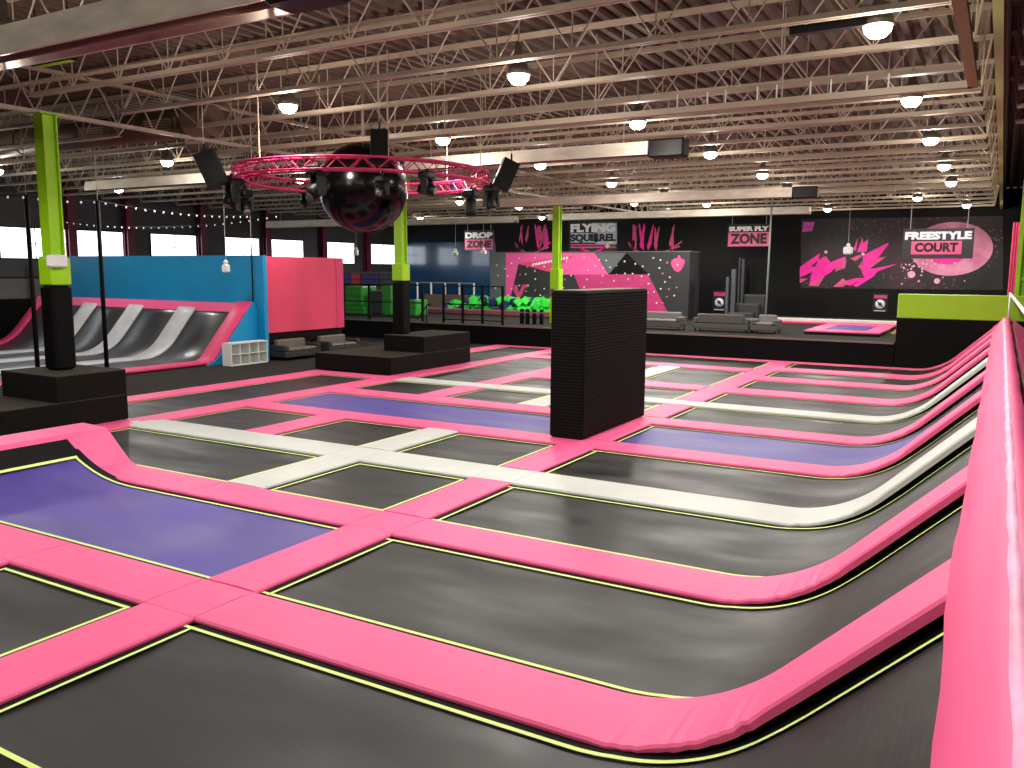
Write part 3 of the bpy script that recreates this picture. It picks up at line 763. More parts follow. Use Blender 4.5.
t = thing('coffee_table', 'low grey table behind the long sofa on the platform', 'table', (-8.25, 33.2, PZ))
MB().box(-8.9, -7.7, 32.9, 33.5, PZ + .38, PZ + .44).build('table_top', SOFAG, t)
for dx in (-8.8, -7.8):
    for dy in (33.0, 33.4): MB().box(dx - .03, dx + .03, dy - .03, dy + .03, PZ + .002, PZ + .38).build('leg', BLACK, t)

# ================================================================ PLATFORM FURNITURE
# floor trampoline
t = thing('floor_trampoline', 'small pink framed trampoline with a purple bed on the platform', 'trampoline', (-4.9, 34.3, PZ))
A = [atY(803, 332, 32.0), atY(880, 336, 31.6), None, None]
x0, x1, y0, y1 = -6.1, -3.55, 31.9, 36.9
MB().prism([(x0, y0, PZ + .002), (x1, y0, PZ + .002), (x1, y1, PZ + .002), (x0, y1, PZ + .002)], (0, 0, .10)).build('frame', BLACK, t)
mb = MB()
for a in ((x0, x1, y0, y0 + .75), (x0, x1, y1 - .75, y1), (x0, x0 + .55, y0 + .75, y1 - .75), (x1 - .55, x1, y0 + .75, y1 - .75)): mb.box(a[0], a[1], a[2], a[3], PZ + .10, PZ + .15)
mb.build('pad_border', PINK, t)
MB().box(x0 + .55, x1 - .55, y0 + .75, y1 - .75, PZ + .10, PZ + .115).build('bed', PURPLEBED, t)
t = thing('gym_mat', 'long narrow pink and white mat along the foot of the black back wall', 'mat', (-7, 38.6, PZ))
MB().bbox(-8.9, -3.4, 38.2, 38.7, PZ + .002, PZ + .09, .02).build('mat_body', PINKD, t)
MB().bbox(-8.9, -3.4, 38.7, 39.4, PZ + .002, PZ + .2, .02).build('mat_roll', WHITE, t)
t = thing('yellow_wedge', 'tiny yellow foam wedge right of the floor trampoline', 'foam block', (-3.4, 34, PZ))
MB().prism([(-3.45, 34, PZ + .002), (-3.1, 34, PZ + .002), (-3.1, 34, PZ + .3)], (0, 1.4, 0)).build('foam_body', mat('yellow_foam', rgb(226, 206, 96), .7), t)

# black cylinders (four barrels)
for i, px in enumerate((522.0, 527.5, 534.5, 541.5)):
    p = atY(px, 316, 31.2)
    t = thing('bollard', 'black padded bollard, %s from the left of the four by the third green pillar' % ORD[i], 'bollard', (p.x, 31.2, PZ), 'black bollards on the platform')
    MB().lathe([(.085, .002), (.09, .02), (.09, .58), (.07, .62), (.02, .63)], (p.x, 31.2, PZ), 14).build('bollard_body', BLACKPAD, t)
    MB().lathe([(.092, .44), (.092, .5)], (p.x, 31.2, PZ), 14).build('grey_band', SOFAS, t)
# railing
def railing(lab, x0, x1, y, z0, n):
    t = thing('guard_railing', lab, 'railing', ((x0+x1)/2, y, z0))
    zt = 2.37
    for k in range(n + 1):
        x = x0 + (x1-x0)*k/n; MB().box(x - .045, x + .045, y - .045, y + .045, z0 + .002, zt).build('post', BLACK, t)
    for z in (zt - .06, 1.55, z0 + .12): MB().box(x0, x1, y - .03, y + .03, z, z + .05).build('rail', BLACK, t)
railing('black guard railing on the platform edge in front of the green foam pit', -20.56, -17.64, 29.9, PZ, 3)
railing('black guard railing beside the second green pillar on the platform', -27.6, -21.7, 29.95, PZ, 4)
t = thing('stair_handrail', 'slanting black stair handrail in the gap of the railings', 'rail', (-21.2, 30, PZ))
MB().path([(-21.6, 29.4, 0.9), (-21.05, 29.4, 1.55), (-20.85, 29.4, 1.55)], .025).build('rail_bar', BLACK, t)
MB().tube((-21.1, 29.4, -.02), (-21.1, 29.4, 1.5), .025).build('rail_post', BLACK, t)
t = thing('access_steps', 'dark steps leading up to the platform beside the farther stepped box', 'steps', (-21.2, 29, 0))
for k in range(2): MB().box(-21.7, -20.7, 29.0 + .28*k, 29.28 + .28*k if k == 0 else 29.58, -.02, .26*(k+1)).build('step', BOXCARPET, t)
# taupe partition and pale rail behind
t = thing('partition', 'taupe low partition behind the black railing', 'partition', (-26.5, 39, PZ))
a = atY(425, 294, 39); c = atY(482, 294, 39)
MB().box(a.x, c.x, 38.95, 39.05, PZ + .002, a.z).build('panel_board', BEIGE, t)
t = thing('guard_railing', 'pale steel railing behind the taupe partition', 'railing', (-26, 39.6, PZ))
a = atY(404, 282, 39.6); c = atY(474, 282, 39.6)
for k in range(6):
    x = a.x + (c.x-a.x)*k/5; MB().tube((x, 39.6, PZ + .002), (x, 39.6, a.z), .05, 6).build('post', SHELF, t)
MB().tube((a.x, 39.6, a.z - .02), (c.x, 39.6, a.z - .02), .03, 6).build('rail', WALLGREYL, t)
# foam climbing blocks behind the pink wall
def block(lab, m, p, q, Y, d, name='foam_block', base=None):
    a = atY(p[0], p[1], Y); c = atY(q[0], q[1], Y); lo, hi = min(a.z, c.z), max(a.z, c.z)
    if base is not None: lo = base
    t = thing(name, lab, 'foam block', ((a.x+c.x)/2, Y, lo))
    MB().bbox(min(a.x, c.x), max(a.x, c.x), Y, Y + d, lo + .002, hi, .04).build('vinyl_body', m, t)
    MB().box(min(a.x, c.x) + .03, max(a.x, c.x) - .03, Y - .004, Y + .01, (lo+hi)/2 - .012, (lo+hi)/2 + .012).build('seam_strip', BLACK, t)
    return hi
h = block('lower green foam block right behind the pink wall edge', GRNBLK, (343, 326), (364, 306), 33, 1.2, base=PZ)
block('upper green foam block stacked behind the pink wall edge', GRNBLK, (343, 300), (361.5, 286.5), 33, 1.2, base=h)
block('grey foam block between the green blocks left of the second pillar', GREYBLK, (366, 326), (383, 291), 33.6, 1.2, base=PZ)
block('slim green foam block just left of the second pillar', GRNBLK, (382, 326), (391, 285.5), 33.2, 1.0, base=PZ)
block('green foam block just right of the second pillar', GRNBLK, (408, 325), (416, 300), 33.2, 1.0, base=PZ)
hb = block('long grey plinth behind the green blocks carrying coloured blocks', GREYBLK, (343, 326), (394, 286.5), 36, 1.2, base=PZ)
for i, (a, c, m, nm) in enumerate(((343, 351, PURP, 'dark purple'), (351, 359.5, REDV, 'red'), (360.5, 378, PURP, 'long purple'), (379, 393, GREYBLK, 'long grey'))):
    block('%s block on the long plinth above the green foam blocks' % nm, m, (a, 286), (c, 273), 36, .9, base=hb)
t = thing('cover_board', 'pale thin board lying along the top of the coloured blocks', 'board', (-29.5, 36.4, 2.9))
a = atY(343, 273, 36); c = atY(393, 273, 36)
MB().box(a.x, c.x, 36.0, 36.9, a.z + .004, a.z + .06).build('board_panel', WALLGREYL, t)

# ================================================================ CLIMBING WALL
CY = 38.0
cw = thing('climbing_wall', 'wide pink and charcoal climbing wall on the raised platform', 'climbing wall', (-17.8, 38, PZ))
a = atY(490, 253, CY); c = atY(690, 252.5, CY)
ztop = a.z
MB().box(a.x, c.x, CY, CY + 1.6, PZ + .002, ztop).build('wall_body', CLDARK, cw)
MB().box(a.x, c.x + .02, CY - .02, CY + 1.6, ztop, ztop + .05).build('top_trim', SOFAS, cw)
def facet(nm, m, pts, lift=.012, Y=CY, parent=None):
    q = []
    for x, y in pts:
        p = atY(x, y, Y); q.append(Vector((p.x, Y - lift, min(max(p.z, PZ + .01), 6.5))))
    return MB().prism(q, (0, lift - .001, 0)).build(nm, m, parent)
def cf(m, pts, lift=.012, nm='panel_facet'):
    q = [(x, y) for x, y in pts]
    P = []
    for x, y in q:
        p = atY(x, y, CY); P.append(Vector((p.x, CY - lift, min(p.z, ztop - .005))))
    return MB().prism(P, (0, lift - .001, 0)).build(nm, m, cw)
cf(CLGREY, [(490.3, 318), (506, 318), (506, 253), (490.3, 253)])
cf(CLPINK, [(506, 310), (508.5, 306), (518.5, 264), (548, 271), (562, 274.5), (608.5, 274.5), (595, 252.8), (506, 252.8)])
cf(CLBAN, [(518, 263.5), (548, 271.5), (556, 268), (575, 255.5)], .02)
cf(CLMAG, [(574, 274.5), (590, 313), (668, 313), (648, 274.5)])
cf(CLGREY, [(609, 274), (626, 253), (596, 253)])
cf(BLACK, [(609.5, 274), (648, 274), (627, 253)])
cf(CLMID, [(523, 306), (545, 294), (556, 300), (556, 308)], .014)
# lettering blocks on the slanted banner, too small to read
mb = MB()
p0 = Vector((532, 264.8)); p1 = Vector((569, 257.6))
for k in range(12):
    c0 = p0.lerp(p1, k/12); c1 = p0.lerp(p1, (k + .72)/12); hh = 2.6
    P = []
    for x, y in ((c0.x, c0.y + hh*.5), (c1.x, c1.y + hh*.5), (c1.x + .5, c1.y - hh*.5), (c0.x + .5, c0.y - hh*.5)):
        p = atY(x, y, CY); P.append(Vector((p.x, CY - .026, p.z)))
    mb.prism(P, (0, .01, 0))
mb.build('banner_lettering', SIGNWHITE, cw)
cf(ROSE, [(514, 285), (513.5, 291), (517, 297), (518, 300), (522, 296), (524, 289), (529, 286), (527, 284.5), (522.5, 284.5), (520.5, 290), (518.5, 292), (517.5, 285)], .02, 'emblem')
pa = atY(678, 264.5, CY)
P = [(pa.x + .33*sx, CY - .02, pa.z + .36*sz) for sx, sz in ((0, -1), (.45, -.75), (.85, -.2), (1, .25), (.9, .6), (.35, .82), (.25, 1.15), (-.1, 1.15), (-.05, .82), (-.6, .75), (-1, .45), (-.95, -.1), (-.55, -.7))]
MB().prism(P, (0, .019, 0)).build('acorn_emblem', ROSE, cw)
hm = MB().lathe([(.03, 0), (.05, .015), (.04, .04), (.0, .055)], (0, 0, 0), 8, (0, -1, 0)).mesh('climbing_hold', HOLDW)
hm2 = hm.copy(); hm2.materials.clear(); hm2.materials.append(HOLDP)
rnd = random.Random(3); cnt = 0; used = []
while cnt < 98:
    x = rnd.uniform(a.x + .3, c.x - .3); z = rnd.uniform(1.3, ztop - .25)
    if any((x-u)**2 + (z-v)**2 < .30**2 for u, v in used): continue
    used.append((x, z)); cnt += 1
    o = bpy.data.objects.new('climbing_hold', hm if rnd.random() < .72 else hm2); col.objects.link(o); attach(o, cw); o.location = (x, CY - .012, z)
# pit pad and foam cubes
t = thing('pit_border', 'mauve padded border in front of the green foam cubes', 'pad', (-21, 36.2, PZ))
MB().bbox(atY(425, 322, 36).x, atY(556, 322, 36).x, 35.8, 36.2, PZ + .002, PZ + .28, .05).build('pad_body', MAUVE, t)
cubes = {}
for nm, m in (('green', LIMEF), ('navy', NAVYV), ('white', SHELF)):
    cubes[nm] = MB().bbox(-.18, .18, -.18, .18, -.18, .18, .02).mesh('foam_cube', m)
rnd = random.Random(11)
for k in range(112):
    nm = rnd.choices(('green', 'navy', 'white'), (66, 30, 4))[0]
    o = bpy.data.objects.new('foam_cube', cubes[nm]); col.objects.link(o)
    u = rnd.random(); layer = k % 3
    x = -25.0 + 8.6 * u + rnd.uniform(-.1, .1); hgt = .24 + .22*layer*(0.5 if x < -23.6 else 1)
    if k in (7, 31, 49, 76, 103): hgt = .20
    o.location = (x, rnd.uniform(36.45, 37.6) if layer else rnd.uniform(36.45, 36.9), PZ + hgt)
    o.rotation_euler = (rnd.uniform(0, 1.5), rnd.uniform(0, 1.5), rnd.uniform(0, 1.5))
    tag(o, '%s foam cube in the pit at the foot of the climbing wall' % nm, 'foam cube', '%s foam cubes in the pit' % nm)

# stepped stage blocks right of the climbing wall
t = thing('stepped_tower', 'dark grey stepped tower of blocks and uprights under the middle right sign', 'tower', (-9.8, 38, PZ))
def pxbox(nm, m, p, q, Y, d, parent, base=None):
    A_ = atY(p[0], p[1], Y); B_ = atY(q[0], q[1], Y); z0 = min(A_.z, B_.z) if base is None else base
    return MB().box(min(A_.x, B_.x), max(A_.x, B_.x), Y, Y + d, z0, max(A_.z, B_.z)).build(nm, m, parent)
DG = mat('dark_grey_blocks', rgb(44, 45, 47), .6); DG2 = mat('mid_grey_uprights', rgb(72, 74, 78), .6)
for (p, q, yy) in (((724.5, 320), (728.5, 277), 38.6), ((730, 310), (735.5, 269), 38.8), ((737, 310), (739.5, 258), 39.0), ((740, 310), (743, 259), 39.2)): pxbox('upright', DG2, p, q, yy, .3, t, PZ + .002)
pxbox('block', DG, (728, 320), (752, 313), 38.7, .4, t, PZ + .002); pxbox('block', DG, (735, 320), (758, 304), 39.1, .4, t, PZ + .002); pxbox('block', DG, (742, 320), (764, 295), 39.5, .5, t, PZ + .002)
pxbox('tread', SOFAG, (728, 314), (752, 313), 38.68, .42, t); pxbox('tread', SOFAG, (735, 305), (758, 304), 39.08, .42, t); pxbox('tread', SOFAG, (742, 296), (764, 295), 39.48, .52, t)
pxbox('backing_wall', BLACK, (742, 320), (768, 258), 40.0, .2, t, PZ + .002)

# ================================================================ SIGNS AND MURALS
def sign(lab, l, tp, r, bt, Y, top, bottom, board, split, txt_top_w=(0.03, .97), rope=True, inner=None):
    A_ = atY(l, tp, Y); B_ = atY(r, bt, Y)
    x0, x1, z0, z1 = A_.x, B_.x, min(A_.z, B_.z), max(A_.z, B_.z)
    t = thing('hanging_sign', lab, 'sign', ((x0+x1)/2, Y, z0))
    W = x1 - x0; Hh = z1 - z0
    MB().box(x0, x1, Y, Y + .06, z0, z1).build('sign_board', board, t)
    text_obj(top, 'upper_lettering', SIGNWHITE, t, (x0 + W*txt_top_w[0], Y - .002, z0 + Hh*(split + .03)), (1, 0, 0), (0, 0, 1), W*(txt_top_w[1]-txt_top_w[0]), Hh*(.90 - split - .03), .012, .06)
    a, b_ = inner or (0.02, .98)
    MB().box(x0 + W*a, x0 + W*b_, Y - .01, Y, z0 + Hh*(.02 if inner is None else .14), z0 + Hh*(split - .02)).build('pink_field', SIGNPINK, t)
    zb = z0 + Hh*(.12 if inner is None else .22)
    text_obj(bottom, 'lower_lettering', SIGNBLK, t, (x0 + W*(a + .05), Y - .011, zb), (1, 0, 0), (0, 0, 1), W*(b_ - a - .10), Hh*(split - .07) + z0 - zb, .012, .05)
    if rope:
        for f in (.1, .9): MB().tube((x0 + W*f, Y + .03, z1), (x0 + W*f, Y + .03, ZD - .05), .012, 5).build('hanging_wire', ROPE, t)
    return t
sign('hanging sign with white DROP over dark ZONE on pink, by the dark blue wall', 464.5, 230.5, 493.5, 250, 40.0, 'DROP', 'ZONE', SIGNBLK, .56)
sign('hanging sign with white SUPER FLY over dark ZONE on pink', 728, 224.5, 769.5, 246.5, 40.0, 'SUPER FLY', 'ZONE', SIGNBLK, .66)
sign('hanging charcoal sign with white FREESTYLE over dark COURT on pink', 903.5, 229, 972.5, 258.5, 28.4, 'FREESTYLE', 'COURT', SIGNDARK, .60, (.03, .97), True, (.13, .84))
WY = YB - .02
def wallpoly(nm, m, pts, parent, lift):
    P = []
    for x, y in pts:
        p = atY(x, y, YB); P.append(Vector((p.x, YB - lift, p.z)))
    return MB().prism(P, (0, .004, 0)).build(nm, m, parent)
# company sign on the wall
t = thing('wall_sign', 'wall sign reading FLYING SQUIRREL above the climbing wall', 'sign', (atY(594, 240, YB).x, YB, 5))
wallpoly('sign_board', SIGNBLK, [(569, 253), (618, 253), (618, 221), (569, 221)], t, .03)
wallpoly('pale_field', SIGNPALE, [(596, 244), (617, 244), (617, 223), (592, 223)], t, .04)
wallpoly('pale_field', SIGNPALE, [(571, 242.5), (598, 242.5), (598, 233), (571, 233)], t, .04)
A_ = atY(571, 232.5, YB); B_ = atY(616, 223, YB)
text_obj('FLYING', 'upper_lettering', SIGNWHITE, t, (A_.x, YB - .05, A_.z), (1, 0, 0), (0, 0, 1), B_.x - A_.x, B_.z - A_.z,   .02, .06)
A_ = atY(571, 243, YB); B_ = atY(616.5, 233.5, YB)
text_obj('SQUIRREL', 'lower_lettering', SIGNBLK, t, (A_.x, YB - .05, A_.z), (1, 0, 0), (0, 0, 1), B_.x - A_.x, B_.z - A_.z, .02, .05)
wallpoly('underline', ROSE, [(571, 245.2), (616, 245.2), (616, 244.2), (571, 244.2)], t, .05); wallpoly('underline', ROSE, [(571, 248), (616, 248), (616, 246.6), (571, 246.6)], t, .05)
mb = MB(); pp = []
for k in range(13):
    f = k/12; x = 580 + 26*f; y = 246.5 + 6.3*math.sin(PI*f); p = atY(x, y, YB); pp.append((p.x, YB - .06, p.z))
mb.path(pp, .07, 6); mb.build('swoosh', MAGENTA, t)
pb_ = atY(608, 246, YB); MB().lathe([(.0, 0), (.14, 0), (.14, .05), (.0, .05)], (pb_.x, YB - .05, pb_.z), 14, (0, -1, 0)).build('cream_dot', CREAM, t)
# claw-like splashes
def splash(lab, x0, x1, y0, y1, seed, n):
    t = thing('wall_mural', lab, 'mural', (atY((x0+x1)/2, y1, YB).x, YB, 4)); r = random.Random(seed); mb = MB(); mb2 = MB()
    for k in range(n):
        cx = r.uniform(x0 + 4, x1 - 4); top = y0 + r.uniform(0, 5); bot = y1 - r.uniform(0, 12); w = r.uniform(.8, 2.4); lean = r.uniform(-4, 4)
        P = []
        for x, y in ((cx + lean - w, bot - 4), (cx + lean*1.3, bot), (cx + lean + w, bot - 6), (cx + w*.4, top), (cx - w*.4, top + 2)):
            p = atY(x, y, YB); P.append(Vector((p.x, YB - .014 - .002*k, p.z)))
        MB().prism(P, (0, .003, 0)).build('shard_print', ROSE if k % 3 else MAGENTA, t)
    for xa, ya, xb, yb in ((x0, y1 - 9, x0 + 12, y1), (x0 + 1, y1 - 6, x0 + 9, y1), (x1, y1 - 10, x1 - 14, y1), (x1 - 2, y1 - 5, x1 - 18, y1)):
        P = []
        for x, y in ((xa, ya), (xb, yb), (xb - 2, yb), (xa, ya - 1.6)):
            p = atY(x, y, YB); P.append(Vector((p.x, YB - .012, p.z)))
        MB().prism(P, (0, .003, 0)).build('shard_print', ROSE, t)
splash('pink splash mural left of the FLYING SQUIRREL wall sign', 515, 551, 224, 253, 5, 11)
splash('pink splash mural right of the FLYING SQUIRREL wall sign', 628, 682, 222, 252, 9, 12)
# right mural
t = thing('wall_mural', 'wide dark speckled mural with magenta shards and a pink planet', 'mural', (-4.5, YB, 4))
wallpoly('space_backdrop', STARS, [(801, 288), (1003, 290), (1003, 216), (801, 219)], t, .012)
def zp(pts): return [(780 + x/8.533, 220 + y/8.533) for x, y in pts]
for m, P in ((MAGENTA, [(170,490),(280,440),(300,400),(265,395),(330,340),(340,285),(170,400)]), (MAGENTA, [(265,470),(250,560),(380,480),(440,440),(480,400),(550,390),(560,310),(430,360),(390,305),(330,340),(300,400)]),
             (ROSE, [(170,540),(240,500),(170,500)]), (MAGENTA, [(620,260),(650,260),(665,155)]), (MAGENTA, [(655,275),(740,270),(755,160),(710,195),(705,150)]),
             (MAGENTA, [(660,570),(800,480),(830,440),(1000,375),(770,420),(840,320),(930,205),(920,195),(710,300),(700,450),(720,490),(620,560)]),
             (ROSE, [(760,420),(930,295),(900,315),(840,325),(770,400)]), (ROSE, [(455,570),(540,570),(580,540),(540,495)]), (MAGENTA, [(560,550),(600,560),(720,495),(650,495),(570,515)]),
             (ROSE, [(600,330),(640,350),(700,310),(680,295)]), (ROSE, [(470,440),(555,410),(570,330),(480,400)]), (ROSE, [(670,400),(700,430),(700,350)]), (ROSE, [(250,560),(330,565),(380,480),(290,520)])):
    wallpoly('shard_print', m, zp(P), t, .02 if m is MAGENTA else .026)
pc = atY(951, 249, YB); rp_ = abs(atY(993, 249, YB).x - pc.x); rz = abs(atY(951, 222, YB).z - pc.z)
P = [Vector((pc.x + rp_*math.cos(2*PI*k/40), YB - .02, pc.z + rz*math.sin(2*PI*k/40))) for k in range(40)]
MB().prism(P, (0, .004, 0)).build('planet_print', PLANET, t)
P = [Vector((pc.x - rp_*.1 + rp_*.55*math.cos(2*PI*k/30), YB - .026, pc.z + rz*.02 + rz*.6*math.sin(2*PI*k/30))) for k in range(30)]
MB().prism(P, (0, .004, 0)).build('planet_print', MAGENTA, t)
STARM = mat('pale_pink_print', rgb(240, 176, 196), .5); r = random.Random(21)
for k in range(46):
    x = 905 + abs(r.gauss(0, 1))*26 - 4; y = 266 + r.gauss(0, 7); p = atY(min(x, 985), min(286, max(256, y)), YB); s = r.uniform(.02, .07)
    MB().poly([(p.x - s, YB - .03, p.z), (p.x, YB - .03, p.z - s), (p.x + s, YB - .03, p.z), (p.x, YB - .03, p.z + s)]).build('star_print', STARM, t)
for x, y, s in ((911.5, 274.5, .17), (937, 281, .13), (863, 254, .08), (826, 252, .08)):
    p = atY(x, y, YB); MB().poly([(p.x + s*math.cos(2*PI*k/14), YB - .031, p.z + s*math.sin(2*PI*k/14)) for k in range(14)]).build('star_print', STARM, t)
wallpoly('nebula_patch', mat('orchid_print', rgb(196, 70, 160), .6, var=.3, scale=(2, 2, 2)), [(802.5, 232), (812, 231), (815, 222), (803, 222)], t, .02)
# no-entry notices
def notice(lab, l, tp, r, bt):
    A_ = atY(l, tp, YB); B_ = atY(r, bt, YB); x0, x1, z0, z1 = A_.x, B_.x, B_.z, A_.z; W = x1-x0; Hh = z1-z0
    t = thing('prohibition_notice', lab, 'notice', ((x0+x1)/2, YB, z0))
    MB().box(x0, x1, YB - .03, YB - .002, z0, z1).build('notice_board', SIGNBLK, t)
    MB().box(x0 + W*.06, x1 - W*.06, YB - .034, YB - .03, z1 - Hh*.26, z1 - Hh*.08).build('header_strip', CLMAG, t)
    c = ((x0+x1)/2, YB - .034, z0 + Hh*.42); R = W*.34; mb = MB()
    ringp = []
    MBr = MB()
    for rr, m_ in ((R, SIGNWHITE),): MB().lathe([(0, 0), (rr, 0), (rr, .008), (0, .008)], c, 20, (0, -1, 0)).build('prohibition_disc', m_, t)
    MB().obox((c[0], YB - .045, c[2]), ((1, 0, -1), (0, 1, 0), (1, 0, 1)), (R*.8, .003, R*.13)).build('prohibition_bar', SIGNBLK, t)
    MB().obox((c[0], YB - .043, c[2]), ((1, 0, 1), (0, 1, 0), (1, 0, -1)), (R*.35, .002, R*.3)).build('prohibition_figure', SIGNDARK, t)
    MB().box(x0 + W*.12, x1 - W*.12, YB - .034, YB - .03, z0 + Hh*.03, z0 + Hh*.09).build('text_strip', SIGNPALE, t)
notice('small prohibition notice on the black wall left of the stepped tower', 713.5, 290.5, 725.5, 311)
notice('small prohibition notice on the black wall left of the green band', 873.5, 293.5, 887, 312)

# ================================================================ ROOF STEEL
JB, JT = 5.90, 6.70
def joist(y, x0, x1, lab, end0=1.2, end1=1.2):
    t = thing('roof_joist', lab, 'roof joist', ((x0+x1)/2, y, JB), 'open web roof joists')
    mb = MB()
    for s in (-1, 1):
        mb.box(x0 + end0, x1 - end1, y + s*.015 - (.05 if s < 0 else 0), y + s*.015 + (.05 if s > 0 else 0), JB, JB + .012)
        mb.box(x0 + end0, x1 - end1, y + s*.015 - (.008 if s < 0 else 0), y + s*.015 + (.008 if s > 0 else 0), JB + .012, JB + .075)
    mb.build('bottom_chord', STEEL, t)
    mb = MB()
    for s in (-1, 1):
        mb.box(x0, x1, y + s*.015 - (.055 if s < 0 else 0), y + s*.015 + (.055 if s > 0 else 0), JT + .06, JT + .075)
        mb.box(x0, x1, y + s*.015 - (.008 if s < 0 else 0), y + s*.015 + (.008 if s > 0 else 0), JT, JT + .06)
    mb.build('top_chord', STEEL, t)
    mb = MB(); a0, a1 = x0 + end0, x1 - end1; n = max(2, round((a1-a0)/1.22)); dx = (a1-a0)/n
    for k in range(n + 1):
        xb = a0 + dx*k; zb = JB + .04; zt = JT + .03
        if k == 0 or k == n: mb.tube((xb, y, zb), ((x0 + .05) if k == 0 else (x1 - .05), y, zt), .018, 5)
        if k > 0: mb.tube((xb, y, zb), (xb - dx/2, y, zt), .013, 5)
        if k < n: mb.tube((xb, y, zb), (xb + dx/2, y, zt), .013, 5)
        mb.tube((xb, y, zb), (xb, y, zt), .010, 5)
    mb.build('web', STEEL, t)
JY = [7.3, 8.92, 10.68, 12.44, 14.2, 16.0, 17.8, 19.6, 21.4, 23.2, 25.1, 27.0, 28.9, 30.8, 32.7, 34.6, 36.6, 38.6, 40.6, 42.6]
for i, y in enumerate(JY):
    joist(y, -15.9, -0.36, 'beige open-web roof joist over the courts, %s from the front' % ORD[i], 1.2, 0.15)
for i, y in enumerate(JY):
    if y < 10: continue
    joist(y, XL + .1, -16.1, 'beige open-web roof joist over the left ramp side, %s from the front' % ORD[i - 2], .8, 1.2)
for i, y in enumerate(JY[1:8]):
    joist(y, -0.14, 6.0, 'short roof joist right of the olive girder, %s from the front' % ORD[i], .15, 1.0)
def girder(lab, x, y0, y1, m, w=.11):
    t = thing('roof_girder', lab, 'girder', (x, (y0+y1)/2, JB))
    MB().box(x - w, x + w, y0, y1, JB - .02, JB + .0).build('bottom_flange', m, t)
    MB().box(x - .02, x + .02, y0, y1, JB, JT).build('girder_web', m, t)
    MB().box(x - w, x + w, y0, y1, JT, JT + .02).build('top_flange', m, t)
girder('olive green roof girder running away at the upper right', -0.25, 5.0, YB - .1, OLIVE, .055)
t = thing('roof_girder', 'beige open-web girder carried by the row of green pillars', 'girder', (-16.0, 25, JB))
mb = MB(); mb.box(-16.07, -16.01, 5, YB - .1, JB - .03, JB + .04); mb.box(-15.99, -15.93, 5, YB - .1, JB - .03, JB + .04); mb.build('bottom_chord', STEEL, t)
MB().box(-16.07, -15.93, 5, YB - .1, JT - .03, JT + .03).build('top_chord', STEEL, t)
mb = MB(); n = 46
for k in range(n):
    y0_ = 5 + (YB - 5.2)*k/n; y1_ = 5 + (YB - 5.2)*(k + 1)/n; ym = (y0_ + y1_)/2
    mb.tube((-16, y0_, JT), (-16, ym, JB + .01), .018, 5); mb.tube((-16, ym, JB + .01), (-16, y1_, JT), .018, 5)
mb.build('web', STEEL, t)
# sprinkler pipe, suspended track
t = thing('sprinkler_pipe', 'slim pale sprinkler pipe above the nearest roof joists', 'pipe', (-18, 8.85, 6.12))
MB().tube((-30, 8.6, 6.12), (-5.4, 9.05, 6.12), .035, 8).build('pipe_run', STEEL, t)
for x in (-28, -22, -15, -9): MB().tube((x, 8.82, 6.15), (x, 8.82, ZD), .012, 5).build('pipe_hanger', STEEL, t)
t = thing('curtain_track', 'suspended beige square track turning a corner at the upper right', 'track', (-8, 13.1, 5.5))
MB().box(-14.9, -0.52, 13.08, 13.2, 5.45, 5.54).build('track_beam', STEEL, t)
MB().box(-0.58, -0.46, 6.0, 13.2, 5.45, 5.54).build('track_beam', OLIVE, t)
for x in (-14.5, -12, -9, -6, -3, -0.6): MB().tube((x, 13.14, 5.54), (x, 13.14, ZD), .012, 5).build('track_hanger', STEEL, t)
for y in (7, 10): MB().tube((-.52, y, 5.54), (-.52, y, ZD), .012, 5).build('track_hanger', STEEL, t)
for k in range(9):
    x = -4.6 + .38*k + (.1 if k % 2 else 0); MB().tube((x, 13.14, 5.54), (x, 13.14, 5.74), .012, 5).build('track_clamp', WHITEPL, t)
# radiant heaters
def heater(lab, x0, x1, y, z, end=1, h=.26, box=True):
    t = thing('radiant_heater', lab, 'heater', ((x0+x1)/2, y, z), 'long radiant heaters under the roof')
    P = [(y - .24, z - h/2), (y - .21, z - h/2), (y - .20, z - h/2 + .09), (y + .20, z - h/2 + .09), (y + .21, z - h/2), (y + .24, z - h/2), (y + .20, z + h/2), (y - .20, z + h/2)]
    MB().prism([(x0, a_, b_) for a_, b_ in P], (x1-x0, 0, 0)).build('reflector', GALV, t)
    MB().tube((x0 + .05, y, z - h/2 + .04), (x1, y, z - h/2 + .04), .04, 8).build('burner_tube', DUCTM, t)
    if box:
        xe = x1 if end > 0 else x0
        MB().bbox(min(xe, xe + end*.75), max(xe, xe + end*.75), y - .2, y + .2, z - .2, z + .16, .03).build('burner_box', PLAST, t)
    for f in (.1, .5, .9): MB().tube((x0 + (x1-x0)*f, y, z + h/2 - .02), (x0 + (x1-x0)*f, y, ZD), .01, 5).build('hanger_chain', STEEL, t)
heater('large galvanised radiant heater crossing the upper left corner', -17, -6.1, 6.15, 5.62, 1, .34)
heater('galvanised radiant heater just right of the pink ring truss', -12.7, -6.5, 17.05, 5.52, 1, .27)
heater('galvanised radiant heater left of the pink ring truss', -25.0, -18.3, 16.9, 5.52, 1, .27, False)
heater('long galvanised radiant heater crossing in front of the third pillar', -17.3, -5.9, 28.0, 5.5, 1, .30)
heater('farther galvanised radiant heater above the dark blue wall', -33.0, -21.4, 37.6, 5.55, 1, .30, False)
heater('galvanised radiant heater above the splash murals', -19.5, -7.2, 37.6, 5.6, 1, .30, False)
heater('galvanised radiant heater in the far left above the blue wall', -28.5, -21.5, 27.8, 4.95, 1, .28, False)
